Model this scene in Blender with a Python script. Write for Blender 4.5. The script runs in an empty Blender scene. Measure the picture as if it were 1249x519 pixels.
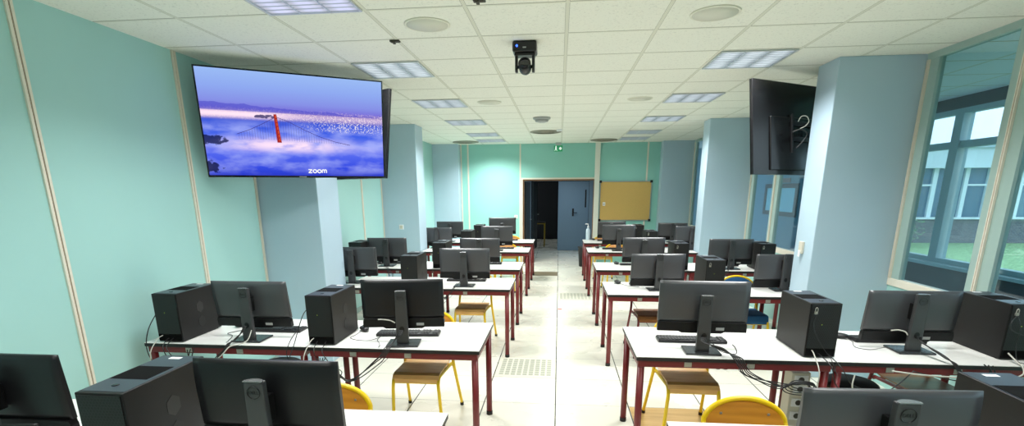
import bpy, bmesh, math, random
from mathutils import Vector, Matrix
random.seed(7)
PI = math.pi
R = math.radians
sc = bpy.context.scene
COL = sc.collection

# ------------------------------------------------------------------ materials
def s2l(c):
    return tuple(((v / 12.92) if v <= 0.04045 else ((v + 0.055) / 1.055) ** 2.4) for v in c)

def hexc(r, g, b):
    return s2l((r / 255, g / 255, b / 255)) + (1.0,)

def mat(name, col, rough=0.5, metal=0.0, noise=0.0, nscale=20, spec=0.5, bump=0.0, bscale=200, emit=None, estr=0.0, coat=0.0):
    m = bpy.data.materials.new(name); m.use_nodes = True
    nt = m.node_tree; b = nt.nodes['Principled BSDF']
    b.inputs['Base Color'].default_value = col
    b.inputs['Roughness'].default_value = rough
    b.inputs['Metallic'].default_value = metal
    b.inputs['Specular IOR Level'].default_value = spec
    if coat: b.inputs['Coat Weight'].default_value = coat
    if emit:
        b.inputs['Emission Color'].default_value = emit
        b.inputs['Emission Strength'].default_value = estr
    if noise or bump:
        tc = nt.nodes.new('ShaderNodeTexCoord')
    if noise:
        n = nt.nodes.new('ShaderNodeTexNoise'); n.inputs['Scale'].default_value = nscale; n.inputs['Detail'].default_value = 4
        nt.links.new(tc.outputs['Object'], n.inputs['Vector'])
        r = nt.nodes.new('ShaderNodeValToRGB')
        r.color_ramp.elements[0].position = 0.3; r.color_ramp.elements[1].position = 0.7
        r.color_ramp.elements[0].color = tuple(max(0, c * (1 - noise)) for c in col[:3]) + (1,)
        r.color_ramp.elements[1].color = tuple(min(1, c * (1 + noise)) for c in col[:3]) + (1,)
        nt.links.new(n.outputs['Fac'], r.inputs['Fac']); nt.links.new(r.outputs['Color'], b.inputs['Base Color'])
    if bump:
        n2 = nt.nodes.new('ShaderNodeTexNoise'); n2.inputs['Scale'].default_value = bscale
        nt.links.new(tc.outputs['Object'], n2.inputs['Vector'])
        bp = nt.nodes.new('ShaderNodeBump'); bp.inputs['Strength'].default_value = bump; bp.inputs['Distance'].default_value = 0.002
        nt.links.new(n2.outputs['Fac'], bp.inputs['Height']); nt.links.new(bp.outputs['Normal'], b.inputs['Normal'])
    return m

class NT:
    """tiny node-graph helper"""
    def __init__(s, m): s.nt = m.node_tree
    def n(s, t, **k):
        o = s.nt.nodes.new(t)
        for a, v in k.items(): setattr(o, a, v)
        return o
    def L(s, a, b): s.nt.links.new(a, b)
    def math(s, op, a, b=None, c=None, clamp=False):
        o = s.n('ShaderNodeMath', operation=op, use_clamp=clamp)
        for i, v in enumerate((a, b, c)):
            if v is None: continue
            if isinstance(v, (int, float)): o.inputs[i].default_value = v
            else: s.L(v, o.inputs[i])
        return o.outputs[0]
    def mix(s, f, a, b):
        o = s.n('ShaderNodeMix', data_type='RGBA')
        for sock, v in ((o.inputs[0], f), (o.inputs[6], a), (o.inputs[7], b)):
            if isinstance(v, (int, float)): sock.default_value = v
            elif isinstance(v, tuple): sock.default_value = v
            else: s.L(v, sock)
        return o.outputs[2]
    def grid(s, coord, origin, pitch, halfw):
        """1 on a line of the grid, else 0"""
        a = s.math('SUBTRACT', coord, origin); a = s.math('DIVIDE', a, pitch)
        a = s.math('ADD', a, 0.5); a = s.math('FRACT', a); a = s.math('SUBTRACT', a, 0.5); a = s.math('ABSOLUTE', a)
        return s.math('LESS_THAN', a, halfw / pitch)

def floor_mat():
    m = mat('floor_tiles', hexc(232, 230, 214), 0.22, spec=0.5)
    g = NT(m); b = g.nt.nodes['Principled BSDF']
    tc = g.n('ShaderNodeTexCoord'); sx = g.n('ShaderNodeSeparateXYZ'); g.L(tc.outputs['Object'], sx.inputs[0])
    lx = g.grid(sx.outputs['X'], 0.0, 0.6, 0.0045)
    ly = g.grid(sx.outputs['Y'], 3.953, 0.6, 0.0022)
    no = g.n('ShaderNodeTexNoise'); no.inputs['Scale'].default_value = 1.6; no.inputs['Detail'].default_value = 5
    g.L(tc.outputs['Object'], no.inputs['Vector'])
    # each tile a little different
    fx = g.math('FLOOR', g.math('DIVIDE', sx.outputs['X'], 0.6)); fy = g.math('FLOOR', g.math('DIVIDE', g.math('SUBTRACT', sx.outputs['Y'], 3.953), 0.6))
    cv = g.n('ShaderNodeCombineXYZ'); g.L(fx, cv.inputs[0]); g.L(fy, cv.inputs[1])
    wn = g.n('ShaderNodeTexWhiteNoise', noise_dimensions='2D'); g.L(cv.outputs[0], wn.inputs['Vector'])
    t = g.math('MULTIPLY_ADD', wn.outputs['Value'], 0.4, g.math('MULTIPLY', no.outputs['Fac'], 0.4))
    base = g.mix(t, hexc(237, 235, 221), hexc(224, 221, 204))
    c = g.mix(ly, base, hexc(120, 118, 108))
    c = g.mix(lx, c, hexc(58, 58, 55))
    g.L(c, b.inputs['Base Color'])
    g.L(g.math('MULTIPLY_ADD', no.outputs['Fac'], 0.2, 0.18), b.inputs['Roughness'])
    return m

def ceiling_mat(name, x0=0.028, y0=0.277, c0=(238, 237, 226)):
    m = mat(name, hexc(*c0), 0.9, spec=0.1)
    g = NT(m); b = g.nt.nodes['Principled BSDF']
    tc = g.n('ShaderNodeTexCoord'); sx = g.n('ShaderNodeSeparateXYZ'); g.L(tc.outputs['Object'], sx.inputs[0])
    lx = g.grid(sx.outputs['X'], x0, 0.6, 0.011); lxe = g.grid(sx.outputs['X'], x0, 0.6, 0.0128)
    ly = g.grid(sx.outputs['Y'], y0 + 0.004, 0.6, 0.0085); lye = g.grid(sx.outputs['Y'], y0, 0.6, 0.0125)
    vo = g.n('ShaderNodeTexNoise'); vo.inputs['Scale'].default_value = 70; vo.inputs['Detail'].default_value = 3
    g.L(tc.outputs['Object'], vo.inputs['Vector'])
    sp = g.math('MULTIPLY', g.math('SUBTRACT', vo.outputs['Fac'], 0.57, clamp=True), 3.0, clamp=True)
    c = g.mix(sp, hexc(*c0), hexc(*[v * 0.80 for v in c0]))
    c = g.mix(g.math('MAXIMUM', lxe, lye), c, hexc(150, 148, 132))
    c = g.mix(g.math('MAXIMUM', lx, ly), c, hexc(222, 221, 206))
    g.L(c, b.inputs['Base Color'])
    bp = g.n('ShaderNodeBump'); bp.inputs['Strength'].default_value = 0.35; bp.inputs['Distance'].default_value = 0.003
    g.L(vo.outputs['Fac'], bp.inputs['Height']); g.L(bp.outputs['Normal'], b.inputs['Normal'])
    return m

def glass_mat(name, tint, refl=1.0, rough=0.0):
    m = bpy.data.materials.new(name); m.use_nodes = True
    g = NT(m); g.nt.nodes.clear()
    out = g.n('ShaderNodeOutputMaterial'); tr = g.n('ShaderNodeBsdfTransparent'); gl = g.n('ShaderNodeBsdfGlossy')
    tr.inputs[0].default_value = tint; gl.inputs['Roughness'].default_value = rough
    lw = g.n('ShaderNodeLayerWeight'); lw.inputs['Blend'].default_value = 0.5
    fr = g.math('MULTIPLY_ADD', g.math('POWER', lw.outputs['Facing'], 3.0), 0.85, 0.035)
    mx = g.n('ShaderNodeMixShader')
    g.L(g.math('MULTIPLY', fr, refl, clamp=True), mx.inputs[0]); g.L(tr.outputs[0], mx.inputs[1]); g.L(gl.outputs[0], mx.inputs[2])
    g.L(mx.outputs[0], out.inputs[0])
    return m

def emit_mat(name, col, st):
    m = bpy.data.materials.new(name); m.use_nodes = True
    g = NT(m); g.nt.nodes.clear()
    out = g.n('ShaderNodeOutputMaterial'); e = g.n('ShaderNodeEmission'); e.inputs[0].default_value = col; e.inputs[1].default_value = st
    g.L(e.outputs[0], out.inputs[0]); return m

def honeycomb_mat():
    m = mat('tower_vent_mesh', hexc(26, 26, 27), 0.5)
    g = NT(m); b = g.nt.nodes['Principled BSDF']
    tc = g.n('ShaderNodeTexCoord'); sx = g.n('ShaderNodeSeparateXYZ'); g.L(tc.outputs['Object'], sx.inputs[0])
    def dots(ox, oz):
        fx = g.math('SUBTRACT', g.math('FRACT', g.math('ADD', g.math('DIVIDE', sx.outputs['X'], 0.012), ox)), 0.5)
        fz = g.math('SUBTRACT', g.math('FRACT', g.math('ADD', g.math('DIVIDE', sx.outputs['Z'], 0.0208), oz)), 0.5)
        fx = g.math('MULTIPLY', fx, 0.012); fz = g.math('MULTIPLY', fz, 0.0208)
        d = g.math('ADD', g.math('MULTIPLY', fx, fx), g.math('MULTIPLY', fz, fz))
        return g.math('LESS_THAN', d, 0.0042 ** 2)
    h = g.math('MAXIMUM', dots(0, 0), dots(0.5, 0.5))
    g.L(g.mix(h, hexc(24, 24, 25), hexc(2, 2, 2)), b.inputs['Base Color'])
    return m

def wood_mat(name, a, c, scale=1.0, rough=0.35, axis=0):
    m = mat(name, a, rough)
    g = NT(m); b = g.nt.nodes['Principled BSDF']
    tc = g.n('ShaderNodeTexCoord'); mp = g.n('ShaderNodeMapping'); g.L(tc.outputs['Object'], mp.inputs[0])
    sc_ = [30 * scale] * 3; sc_[axis] = 2.5 * scale; mp.inputs['Scale'].default_value = sc_
    n = g.n('ShaderNodeTexNoise'); n.inputs['Scale'].default_value = 1.5; n.inputs['Detail'].default_value = 6; g.L(mp.outputs[0], n.inputs['Vector'])
    r = g.n('ShaderNodeValToRGB'); r.color_ramp.elements[0].color = a; r.color_ramp.elements[1].color = c
    r.color_ramp.elements[0].position = 0.35; r.color_ramp.elements[1].position = 0.65
    g.L(n.outputs['Fac'], r.inputs['Fac']); g.L(r.outputs['Color'], b.inputs['Base Color'])
    return m

def screen_mat():
    """night view: dusk sky, glowing city band, blue fog; object space, x -0.725..0.725, z 0..0.82"""
    m = bpy.data.materials.new('screen_picture'); m.use_nodes = True
    g = NT(m); g.nt.nodes.clear()
    out = g.n('ShaderNodeOutputMaterial'); e = g.n('ShaderNodeEmission'); g.L(e.outputs[0], out.inputs[0])
    tc = g.n('ShaderNodeTexCoord'); sx = g.n('ShaderNodeSeparateXYZ'); g.L(tc.outputs['Object'], sx.inputs[0])
    X, Z = sx.outputs['X'], g.math('DIVIDE', sx.outputs['Z'], 0.82)
    r = g.n('ShaderNodeValToRGB'); el = r.color_ramp.elements
    stops = [(0.0, (38, 52, 190)), (0.10, (52, 74, 222)), (0.24, (84, 104, 235)), (0.34, (96, 120, 236)), (0.44, (58, 92, 226)), (0.54, (66, 92, 214)), (0.575, (86, 88, 190)),
             (0.63, (108, 80, 178)), (0.66, (120, 112, 214)), (0.72, (132, 142, 226)), (0.85, (140, 166, 236)), (1.0, (152, 184, 240))]
    el[0].position, el[0].color = stops[0][0], hexc(*stops[0][1]); el[1].position, el[1].color = stops[-1][0], hexc(*stops[-1][1])
    for p, c in stops[1:-1]:
        q = el.new(p); q.color = hexc(*c)
    g.L(Z, r.inputs['Fac']); c = r.outputs['Color']
    def noise(sx_, sz_, sc_, det=5):
        mp = g.n('ShaderNodeMapping'); mp.inputs['Scale'].default_value = (sx_, 1, sz_); g.L(tc.outputs['Object'], mp.inputs[0])
        n = g.n('ShaderNodeTexNoise'); n.inputs['Scale'].default_value = sc_; n.inputs['Detail'].default_value = det; g.L(mp.outputs[0], n.inputs['Vector']); return n.outputs['Fac']
    def band(lo, hi, soft):
        a = g.n('ShaderNodeMapRange', interpolation_type='SMOOTHSTEP'); g.L(Z, a.inputs['Value']); a.inputs['From Min'].default_value = lo - soft; a.inputs['From Max'].default_value = lo + soft
        b = g.n('ShaderNodeMapRange', interpolation_type='SMOOTHSTEP'); g.L(Z, b.inputs['Value']); b.inputs['From Min'].default_value = hi - soft; b.inputs['From Max'].default_value = hi + soft
        b.inputs['To Min'].default_value = 1; b.inputs['To Max'].default_value = 0
        return g.math('MULTIPLY', a.outputs[0], b.outputs[0])
    # soft fog
    f1 = g.math('MULTIPLY', g.math('SUBTRACT', noise(2.2, 6, 1.6), 0.40, clamp=True), 4.2, clamp=True)
    c = g.mix(g.math('MULTIPLY', g.math('MULTIPLY', f1, band(0.06, 0.52, 0.06)), 0.62), c, hexc(178, 188, 252))
    # bright fog bank round the tower foot
    f2 = g.math('MULTIPLY', g.math('SUBTRACT', noise(2.4, 7, 2.3), 0.28, clamp=True), 4.0, clamp=True)
    xg = g.n('ShaderNodeMapRange', interpolation_type='SMOOTHSTEP'); g.L(g.math('ABSOLUTE', g.math('ADD', X, 0.10)), xg.inputs['Value']); xg.inputs['From Min'].default_value = 0.12; xg.inputs['From Max'].default_value = 0.62
    xg.inputs['To Min'].default_value = 1; xg.inputs['To Max'].default_value = 0.12
    c = g.mix(g.math('MULTIPLY', g.math('MULTIPLY', f2, band(0.27, 0.375, 0.05)), xg.outputs[0], clamp=True), c, hexc(250, 224, 246))
    # city glow and points of light
    gl = g.math('MULTIPLY', band(0.572, 0.635, 0.028), 1.0)
    lf = g.n('ShaderNodeMapRange', interpolation_type='SMOOTHSTEP'); g.L(X, lf.inputs['Value']); lf.inputs['From Min'].default_value = -0.35; lf.inputs['From Max'].default_value = 0.2; lf.inputs['To Min'].default_value = 1; lf.inputs['To Max'].default_value = 0.45
    c = g.mix(g.math('MULTIPLY', gl, lf.outputs[0]), c, hexc(255, 226, 244))
    vo = g.n('ShaderNodeTexVoronoi'); mp = g.n('ShaderNodeMapping'); mp.inputs['Scale'].default_value = (1, 1, 1.5); g.L(tc.outputs['Object'], mp.inputs[0]); g.L(mp.outputs[0], vo.inputs['Vector']); vo.inputs['Scale'].default_value = 120
    pt = g.math('MULTIPLY', g.math('LESS_THAN', vo.outputs['Distance'], 0.42), g.math('GREATER_THAN', noise(60, 60, 1, 2), 0.5))
    rg = g.n('ShaderNodeMapRange', interpolation_type='SMOOTHSTEP'); g.L(X, rg.inputs['Value']); rg.inputs['From Min'].default_value = -0.1; rg.inputs['From Max'].default_value = 0.35
    c = g.mix(g.math('MULTIPLY', g.math('MULTIPLY', pt, band(0.47, 0.62, 0.02)), rg.outputs[0]), c, hexc(255, 246, 240))
    c = g.mix(g.math('MULTIPLY', g.math('MULTIPLY', pt, band(0.565, 0.66, 0.02)), 0.65), c, hexc(255, 235, 235))
    # dark headlands lower left
    pass
    def blob(cx, cz, rx, rz, col):
        u = g.math('DIVIDE', g.math('SUBTRACT', X, cx), rx); v = g.math('DIVIDE', g.math('SUBTRACT', Z, cz), rz)
        d = g.math('ADD', g.math('MULTIPLY', u, u), g.math('MULTIPLY', v, v))
        d = g.math('ADD', d, g.math('MULTIPLY', g.math('SUBTRACT', noise(5, 9, 4), 0.5), 4.0))
        a = g.n('ShaderNodeMapRange', interpolation_type='SMOOTHSTEP'); g.L(d, a.inputs['Value']); a.inputs['From Min'].default_value = 0.7; a.inputs['From Max'].default_value = 1.15; a.inputs['To Min'].default_value = 1; a.inputs['To Max'].default_value = 0
        return g.mix(g.math('MULTIPLY', a.outputs[0], 0.9), c, col)
    c = blob(-0.70, 0.355, 0.15, 0.045, hexc(14, 22, 74))
    c = blob(-0.73, 0.10, 0.11, 0.06, hexc(12, 16, 60))
    c = blob(-0.24, 0.592, 0.09, 0.018, hexc(44, 40, 104))
    # low hill line at the horizon
    hz = g.math('ADD', g.math('MULTIPLY', X, -0.05), g.math('MULTIPLY', noise(3, 0.01, 2), 0.07))
    hl = g.math('LESS_THAN', g.math('SUBTRACT', Z, hz), 0.635)
    c = g.mix(g.math('MULTIPLY', g.math('MULTIPLY', hl, band(0.632, 0.76, 0.004)), 0.7), c, hexc(82, 82, 200))
    g.L(c, e.inputs[0]); e.inputs[1].default_value = 1.05
    return m

def brick_mat():
    m = mat('outdoor_brick', hexc(110, 100, 105), 0.9)
    g = NT(m); b = g.nt.nodes['Principled BSDF']
    tc = g.n('ShaderNodeTexCoord'); mp = g.n('ShaderNodeMapping'); mp.inputs['Rotation'].default_value = (R(90), 0, 0); g.L(tc.outputs['Object'], mp.inputs[0])
    br = g.n('ShaderNodeTexBrick'); br.inputs['Scale'].default_value = 4.5; br.inputs['Color1'].default_value = hexc(96, 92, 104); br.inputs['Color2'].default_value = hexc(124, 116, 122); br.inputs['Mortar'].default_value = hexc(160, 158, 160)
    g.L(mp.outputs[0], br.inputs['Vector']); g.L(br.outputs['Color'], b.inputs['Base Color'])
    return m

def diffuser_mat(name, bright, dim):
    """reflector louvre luminaire seen from below: three bright lamp bands with pale gaps, object space"""
    m = bpy.data.materials.new(name); m.use_nodes = True
    g = NT(m); g.nt.nodes.clear()
    out = g.n('ShaderNodeOutputMaterial'); e = g.n('ShaderNodeEmission'); g.L(e.outputs[0], out.inputs[0])
    tc = g.n('ShaderNodeTexCoord'); sx = g.n('ShaderNodeSeparateXYZ'); g.L(tc.outputs['Object'], sx.inputs[0])
    fx = g.math('ABSOLUTE', g.math('SUBTRACT', g.math('FRACT', g.math('ADD', g.math('DIVIDE', sx.outputs['X'], 0.19), 0.5)), 0.5))
    s = g.n('ShaderNodeMapRange', interpolation_type='SMOOTHSTEP'); g.L(fx, s.inputs['Value']); s.inputs['From Min'].default_value = 0.12; s.inputs['From Max'].default_value = 0.46
    n = g.n('ShaderNodeTexNoise'); n.inputs['Scale'].default_value = 7; g.L(tc.outputs['Object'], n.inputs['Vector'])
    t = g.math('ADD', g.math('MULTIPLY', s.outputs[0], 0.75), g.math('MULTIPLY', g.math('SUBTRACT', n.outputs['Fac'], 0.45, clamp=True), 1.2), clamp=True)
    g.L(g.mix(t, bright, dim), e.inputs[0]); e.inputs[1].default_value = 1.0
    return m

M = {}
M['floor'] = floor_mat()
M['ceiling'] = ceiling_mat('ceiling_tiles')
M['ceiling_hall'] = ceiling_mat('corridor_ceiling_tiles', c0=(232, 240, 244))
M['teal'] = mat('teal_wall_panel', hexc(167, 211, 206), 0.42, noise=0.02, nscale=1.2, spec=0.35)
M['tealdark'] = mat('teal_far_panel', hexc(150, 208, 197), 0.42, noise=0.02, nscale=1.2, spec=0.35)
M['blue'] = mat('pale_blue_paint', hexc(182, 205, 219), 0.45, noise=0.02, nscale=1.5, spec=0.3)
M['cream'] = mat('cream_trim', hexc(228, 220, 204), 0.45)
M['brown_seam'] = mat('dark_seam', hexc(150, 126, 100), 0.6)
M['sage'] = mat('sage_frame', hexc(160, 184, 178), 0.4)
M['glass'] = glass_mat('partition_glass', (0.80, 0.90, 0.94, 1), 0.9)
M['glass_out'] = glass_mat('outer_glass', (0.86, 0.94, 0.97, 1), 0.8)
M['hallblue'] = mat('corridor_paint', hexc(130, 178, 206), 0.6)
M['halldark'] = mat('corridor_dark_panel', hexc(58, 64, 70), 0.5)
M['hallframe'] = mat('corridor_window_frame', hexc(158, 184, 194), 0.45)
M['hallfloor'] = mat('corridor_floor', hexc(190, 198, 200), 0.35)
M['lobby'] = mat('lobby_paint', hexc(134, 156, 172), 0.6)
M['door'] = mat('blue_grey_door', hexc(128, 154, 174), 0.5)
M['doordark'] = mat('dark_door_leaf', hexc(44, 56, 60), 0.5)
M['lobbyfloor'] = mat('lobby_floor', hexc(120, 140, 150), 0.3)
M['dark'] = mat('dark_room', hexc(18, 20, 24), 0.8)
M['oak'] = mat('oak_jamb', hexc(150, 112, 74), 0.5, noise=0.1, nscale=12)
M['black'] = mat('black_plastic', hexc(24, 24, 26), 0.42)
M['blackgloss'] = mat('gloss_black', hexc(14, 14, 16), 0.14)
M['mon_back'] = mat('monitor_back_grey', hexc(66, 67, 70), 0.32, spec=0.7, bump=0.05, bscale=500)
M['mon_shaded'] = mat('monitor_back_shaded', hexc(22, 22, 24), 0.36, spec=0.4)  # darker copy of the monitor back, missing reflections put into the colour
M['mon_low'] = mat('monitor_lower_black', hexc(10, 10, 11), 0.45, spec=0.3)
M['stand'] = mat('stand_grey', hexc(68, 69, 70), 0.36, metal=0.2)
M['standbase'] = mat('stand_base_grey', hexc(52, 54, 56), 0.25, metal=0.25)
M['silver'] = mat('silver_cap', hexc(150, 152, 154), 0.25, metal=0.7)
M['logo'] = mat('logo_dark', hexc(8, 8, 9), 0.3)
M['screen_off'] = mat('dark_screen', hexc(8, 9, 11), 0.1)
M['tower'] = mat('tower_black', hexc(20, 19, 19), 0.5, spec=0.35, bump=0.05, bscale=400)
M['towertopsheen'] = mat('tower_top_sheen', hexc(44, 49, 60), 0.35)  # bluish lift in the colour stands for window reflection on the top
M['towerinset'] = mat('tower_inset', hexc(8, 8, 8), 0.85, spec=0.1)
M['towervent'] = honeycomb_mat()
M['ventdisc'] = mat('tower_side_vent', hexc(42, 40, 39), 0.6, noise=0.3, nscale=300)
M['ventdark'] = mat('tower_side_vent_dark', hexc(20, 20, 20), 0.6, noise=0.3, nscale=300)
M['white'] = mat('white_label', hexc(236, 238, 240), 0.5)
M['greylabel'] = mat('grey_label', hexc(170, 170, 168), 0.5)
M['led'] = mat('green_led', hexc(200, 230, 20), 0.4, emit=hexc(200, 235, 20), estr=0.5)
M['key'] = mat('key_black', hexc(30, 30, 31), 0.5)
M['tabletop'] = mat('white_laminate', hexc(232, 231, 226), 0.28, noise=0.015, nscale=6)
M['tableedge'] = mat('black_edge', hexc(22, 20, 20), 0.5)
M['maroon'] = mat('maroon_steel', hexc(112, 30, 32), 0.35)
M['steel'] = mat('galvanised_clip', hexc(176, 174, 164), 0.35, metal=0.7)
M['rubber'] = mat('rubber', hexc(40, 38, 36), 0.8)
M['yellow'] = mat('yellow_steel', hexc(240, 200, 12), 0.32)
M['ply'] = wood_mat('plywood_seat', hexc(246, 194, 120), hexc(226, 166, 92), 1.0, 0.3)
M['plyback'] = wood_mat('plywood_back', hexc(214, 146, 46), hexc(190, 122, 36), 0.7, 0.3)
M['plydark'] = wood_mat('plywood_dark', hexc(150, 96, 46), hexc(120, 72, 32), 1.0, 0.3)
M['blackpad'] = mat('black_pad', hexc(26, 26, 28), 0.7)
M['bluepad'] = mat('blue_pad', hexc(18, 82, 128), 0.65, bump=0.1, bscale=600)
M['cord'] = mat('black_cord', hexc(22, 22, 22), 0.45)
M['cordwhite'] = mat('pale_cord', hexc(188, 186, 176), 0.45)
M['tvback'] = mat('tv_back', hexc(20, 20, 22), 0.22, spec=0.6)
M['picture'] = screen_mat()
M['bridge'] = emit_mat('bridge_red', hexc(170, 44, 40), 0.95)
M['bridgelit'] = emit_mat('bridge_lit', hexc(222, 88, 52), 0.95)
M['bridgecable'] = emit_mat('bridge_cable', hexc(66, 44, 120), 0.9)
M['lettering'] = emit_mat('lettering_white', (1, 1, 1, 1), 1.0)
M['cork'] = mat('cork', hexc(216, 178, 104), 0.85, noise=0.12, nscale=160)
M['alu'] = mat('aluminium', hexc(190, 194, 196), 0.3, metal=0.7)
M['green'] = mat('exit_green', hexc(20, 140, 90), 0.4, emit=hexc(20, 150, 95), estr=0.35)
M['exitwhite'] = mat('exit_white', hexc(240, 250, 244), 0.4, emit=(0.9, 1, 0.95, 1), estr=0.6)
M['spk'] = mat('speaker_grille', hexc(216, 214, 200), 0.8)
M['diffgrey'] = mat('air_diffuser', hexc(140, 136, 120), 0.5, metal=0.2)
M['diffdark'] = mat('air_diffuser_dark', hexc(60, 56, 46), 0.7)
M['smoke'] = mat('detector_grey', hexc(168, 170, 168), 0.5)
M['lum_frame'] = mat('luminaire_frame', hexc(200, 205, 208), 0.35, metal=0.3)
M['lum_on'] = diffuser_mat('luminaire_reflector', (0.86, 0.95, 1.0, 1), hexc(150, 165, 172))
M['lum_purple'] = diffuser_mat('luminaire_reflector_near', hexc(222, 226, 255), hexc(182, 186, 196))
M['lum_off'] = diffuser_mat('luminaire_reflector_dim', hexc(176, 190, 190), hexc(120, 128, 124))
M['louver'] = mat('louver', hexc(205, 212, 220), 0.3, metal=0.2)
M['camblack'] = mat('camera_black', hexc(16, 16, 17), 0.3)
M['lens'] = mat('camera_lens', hexc(6, 6, 8), 0.05, coat=0.8)
M['bluelight'] = mat('blue_status_light', hexc(20, 60, 255), 0.3, emit=hexc(40, 80, 255), estr=6.0)
M['bin'] = mat('bin_black', hexc(24, 26, 30), 0.5)
M['bottle'] = glass_mat('clear_bottle', (0.82, 0.9, 0.95, 1), 2.0, 0.1)
M['beige'] = mat('beige_plastic', hexc(206, 202, 186), 0.5)
M['grille'] = mat('floor_grille', hexc(214, 213, 196), 0.5)
M['grilleslot'] = mat('floor_grille_slot', hexc(166, 168, 152), 0.7)
M['woodtile'] = wood_mat('wood_floor_tile', hexc(206, 172, 110), hexc(190, 154, 92), 0.6, 0.4)
M['hatch'] = mat('brown_floor_hatch', hexc(112, 100, 76), 0.5)
M['redtape'] = mat('red_tape', hexc(200, 50, 40), 0.5)
M['grass'] = mat('lawn', hexc(150, 178, 128), 0.95, noise=0.7, nscale=16)
M['brick'] = brick_mat()
M['facade'] = mat('facade_white', hexc(206, 216, 224), 0.7, noise=0.05, nscale=1)
M['facadeglass'] = mat('facade_glass', hexc(84, 116, 140), 0.15)
M['facadeframe'] = mat('facade_frame', hexc(226, 234, 240), 0.6)
M['leaf'] = mat('bush_leaf', hexc(120, 146, 112), 0.8, noise=0.3, nscale=6)
M['roofsheet'] = mat('roof_grey', hexc(176, 190, 202), 0.7)

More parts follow.
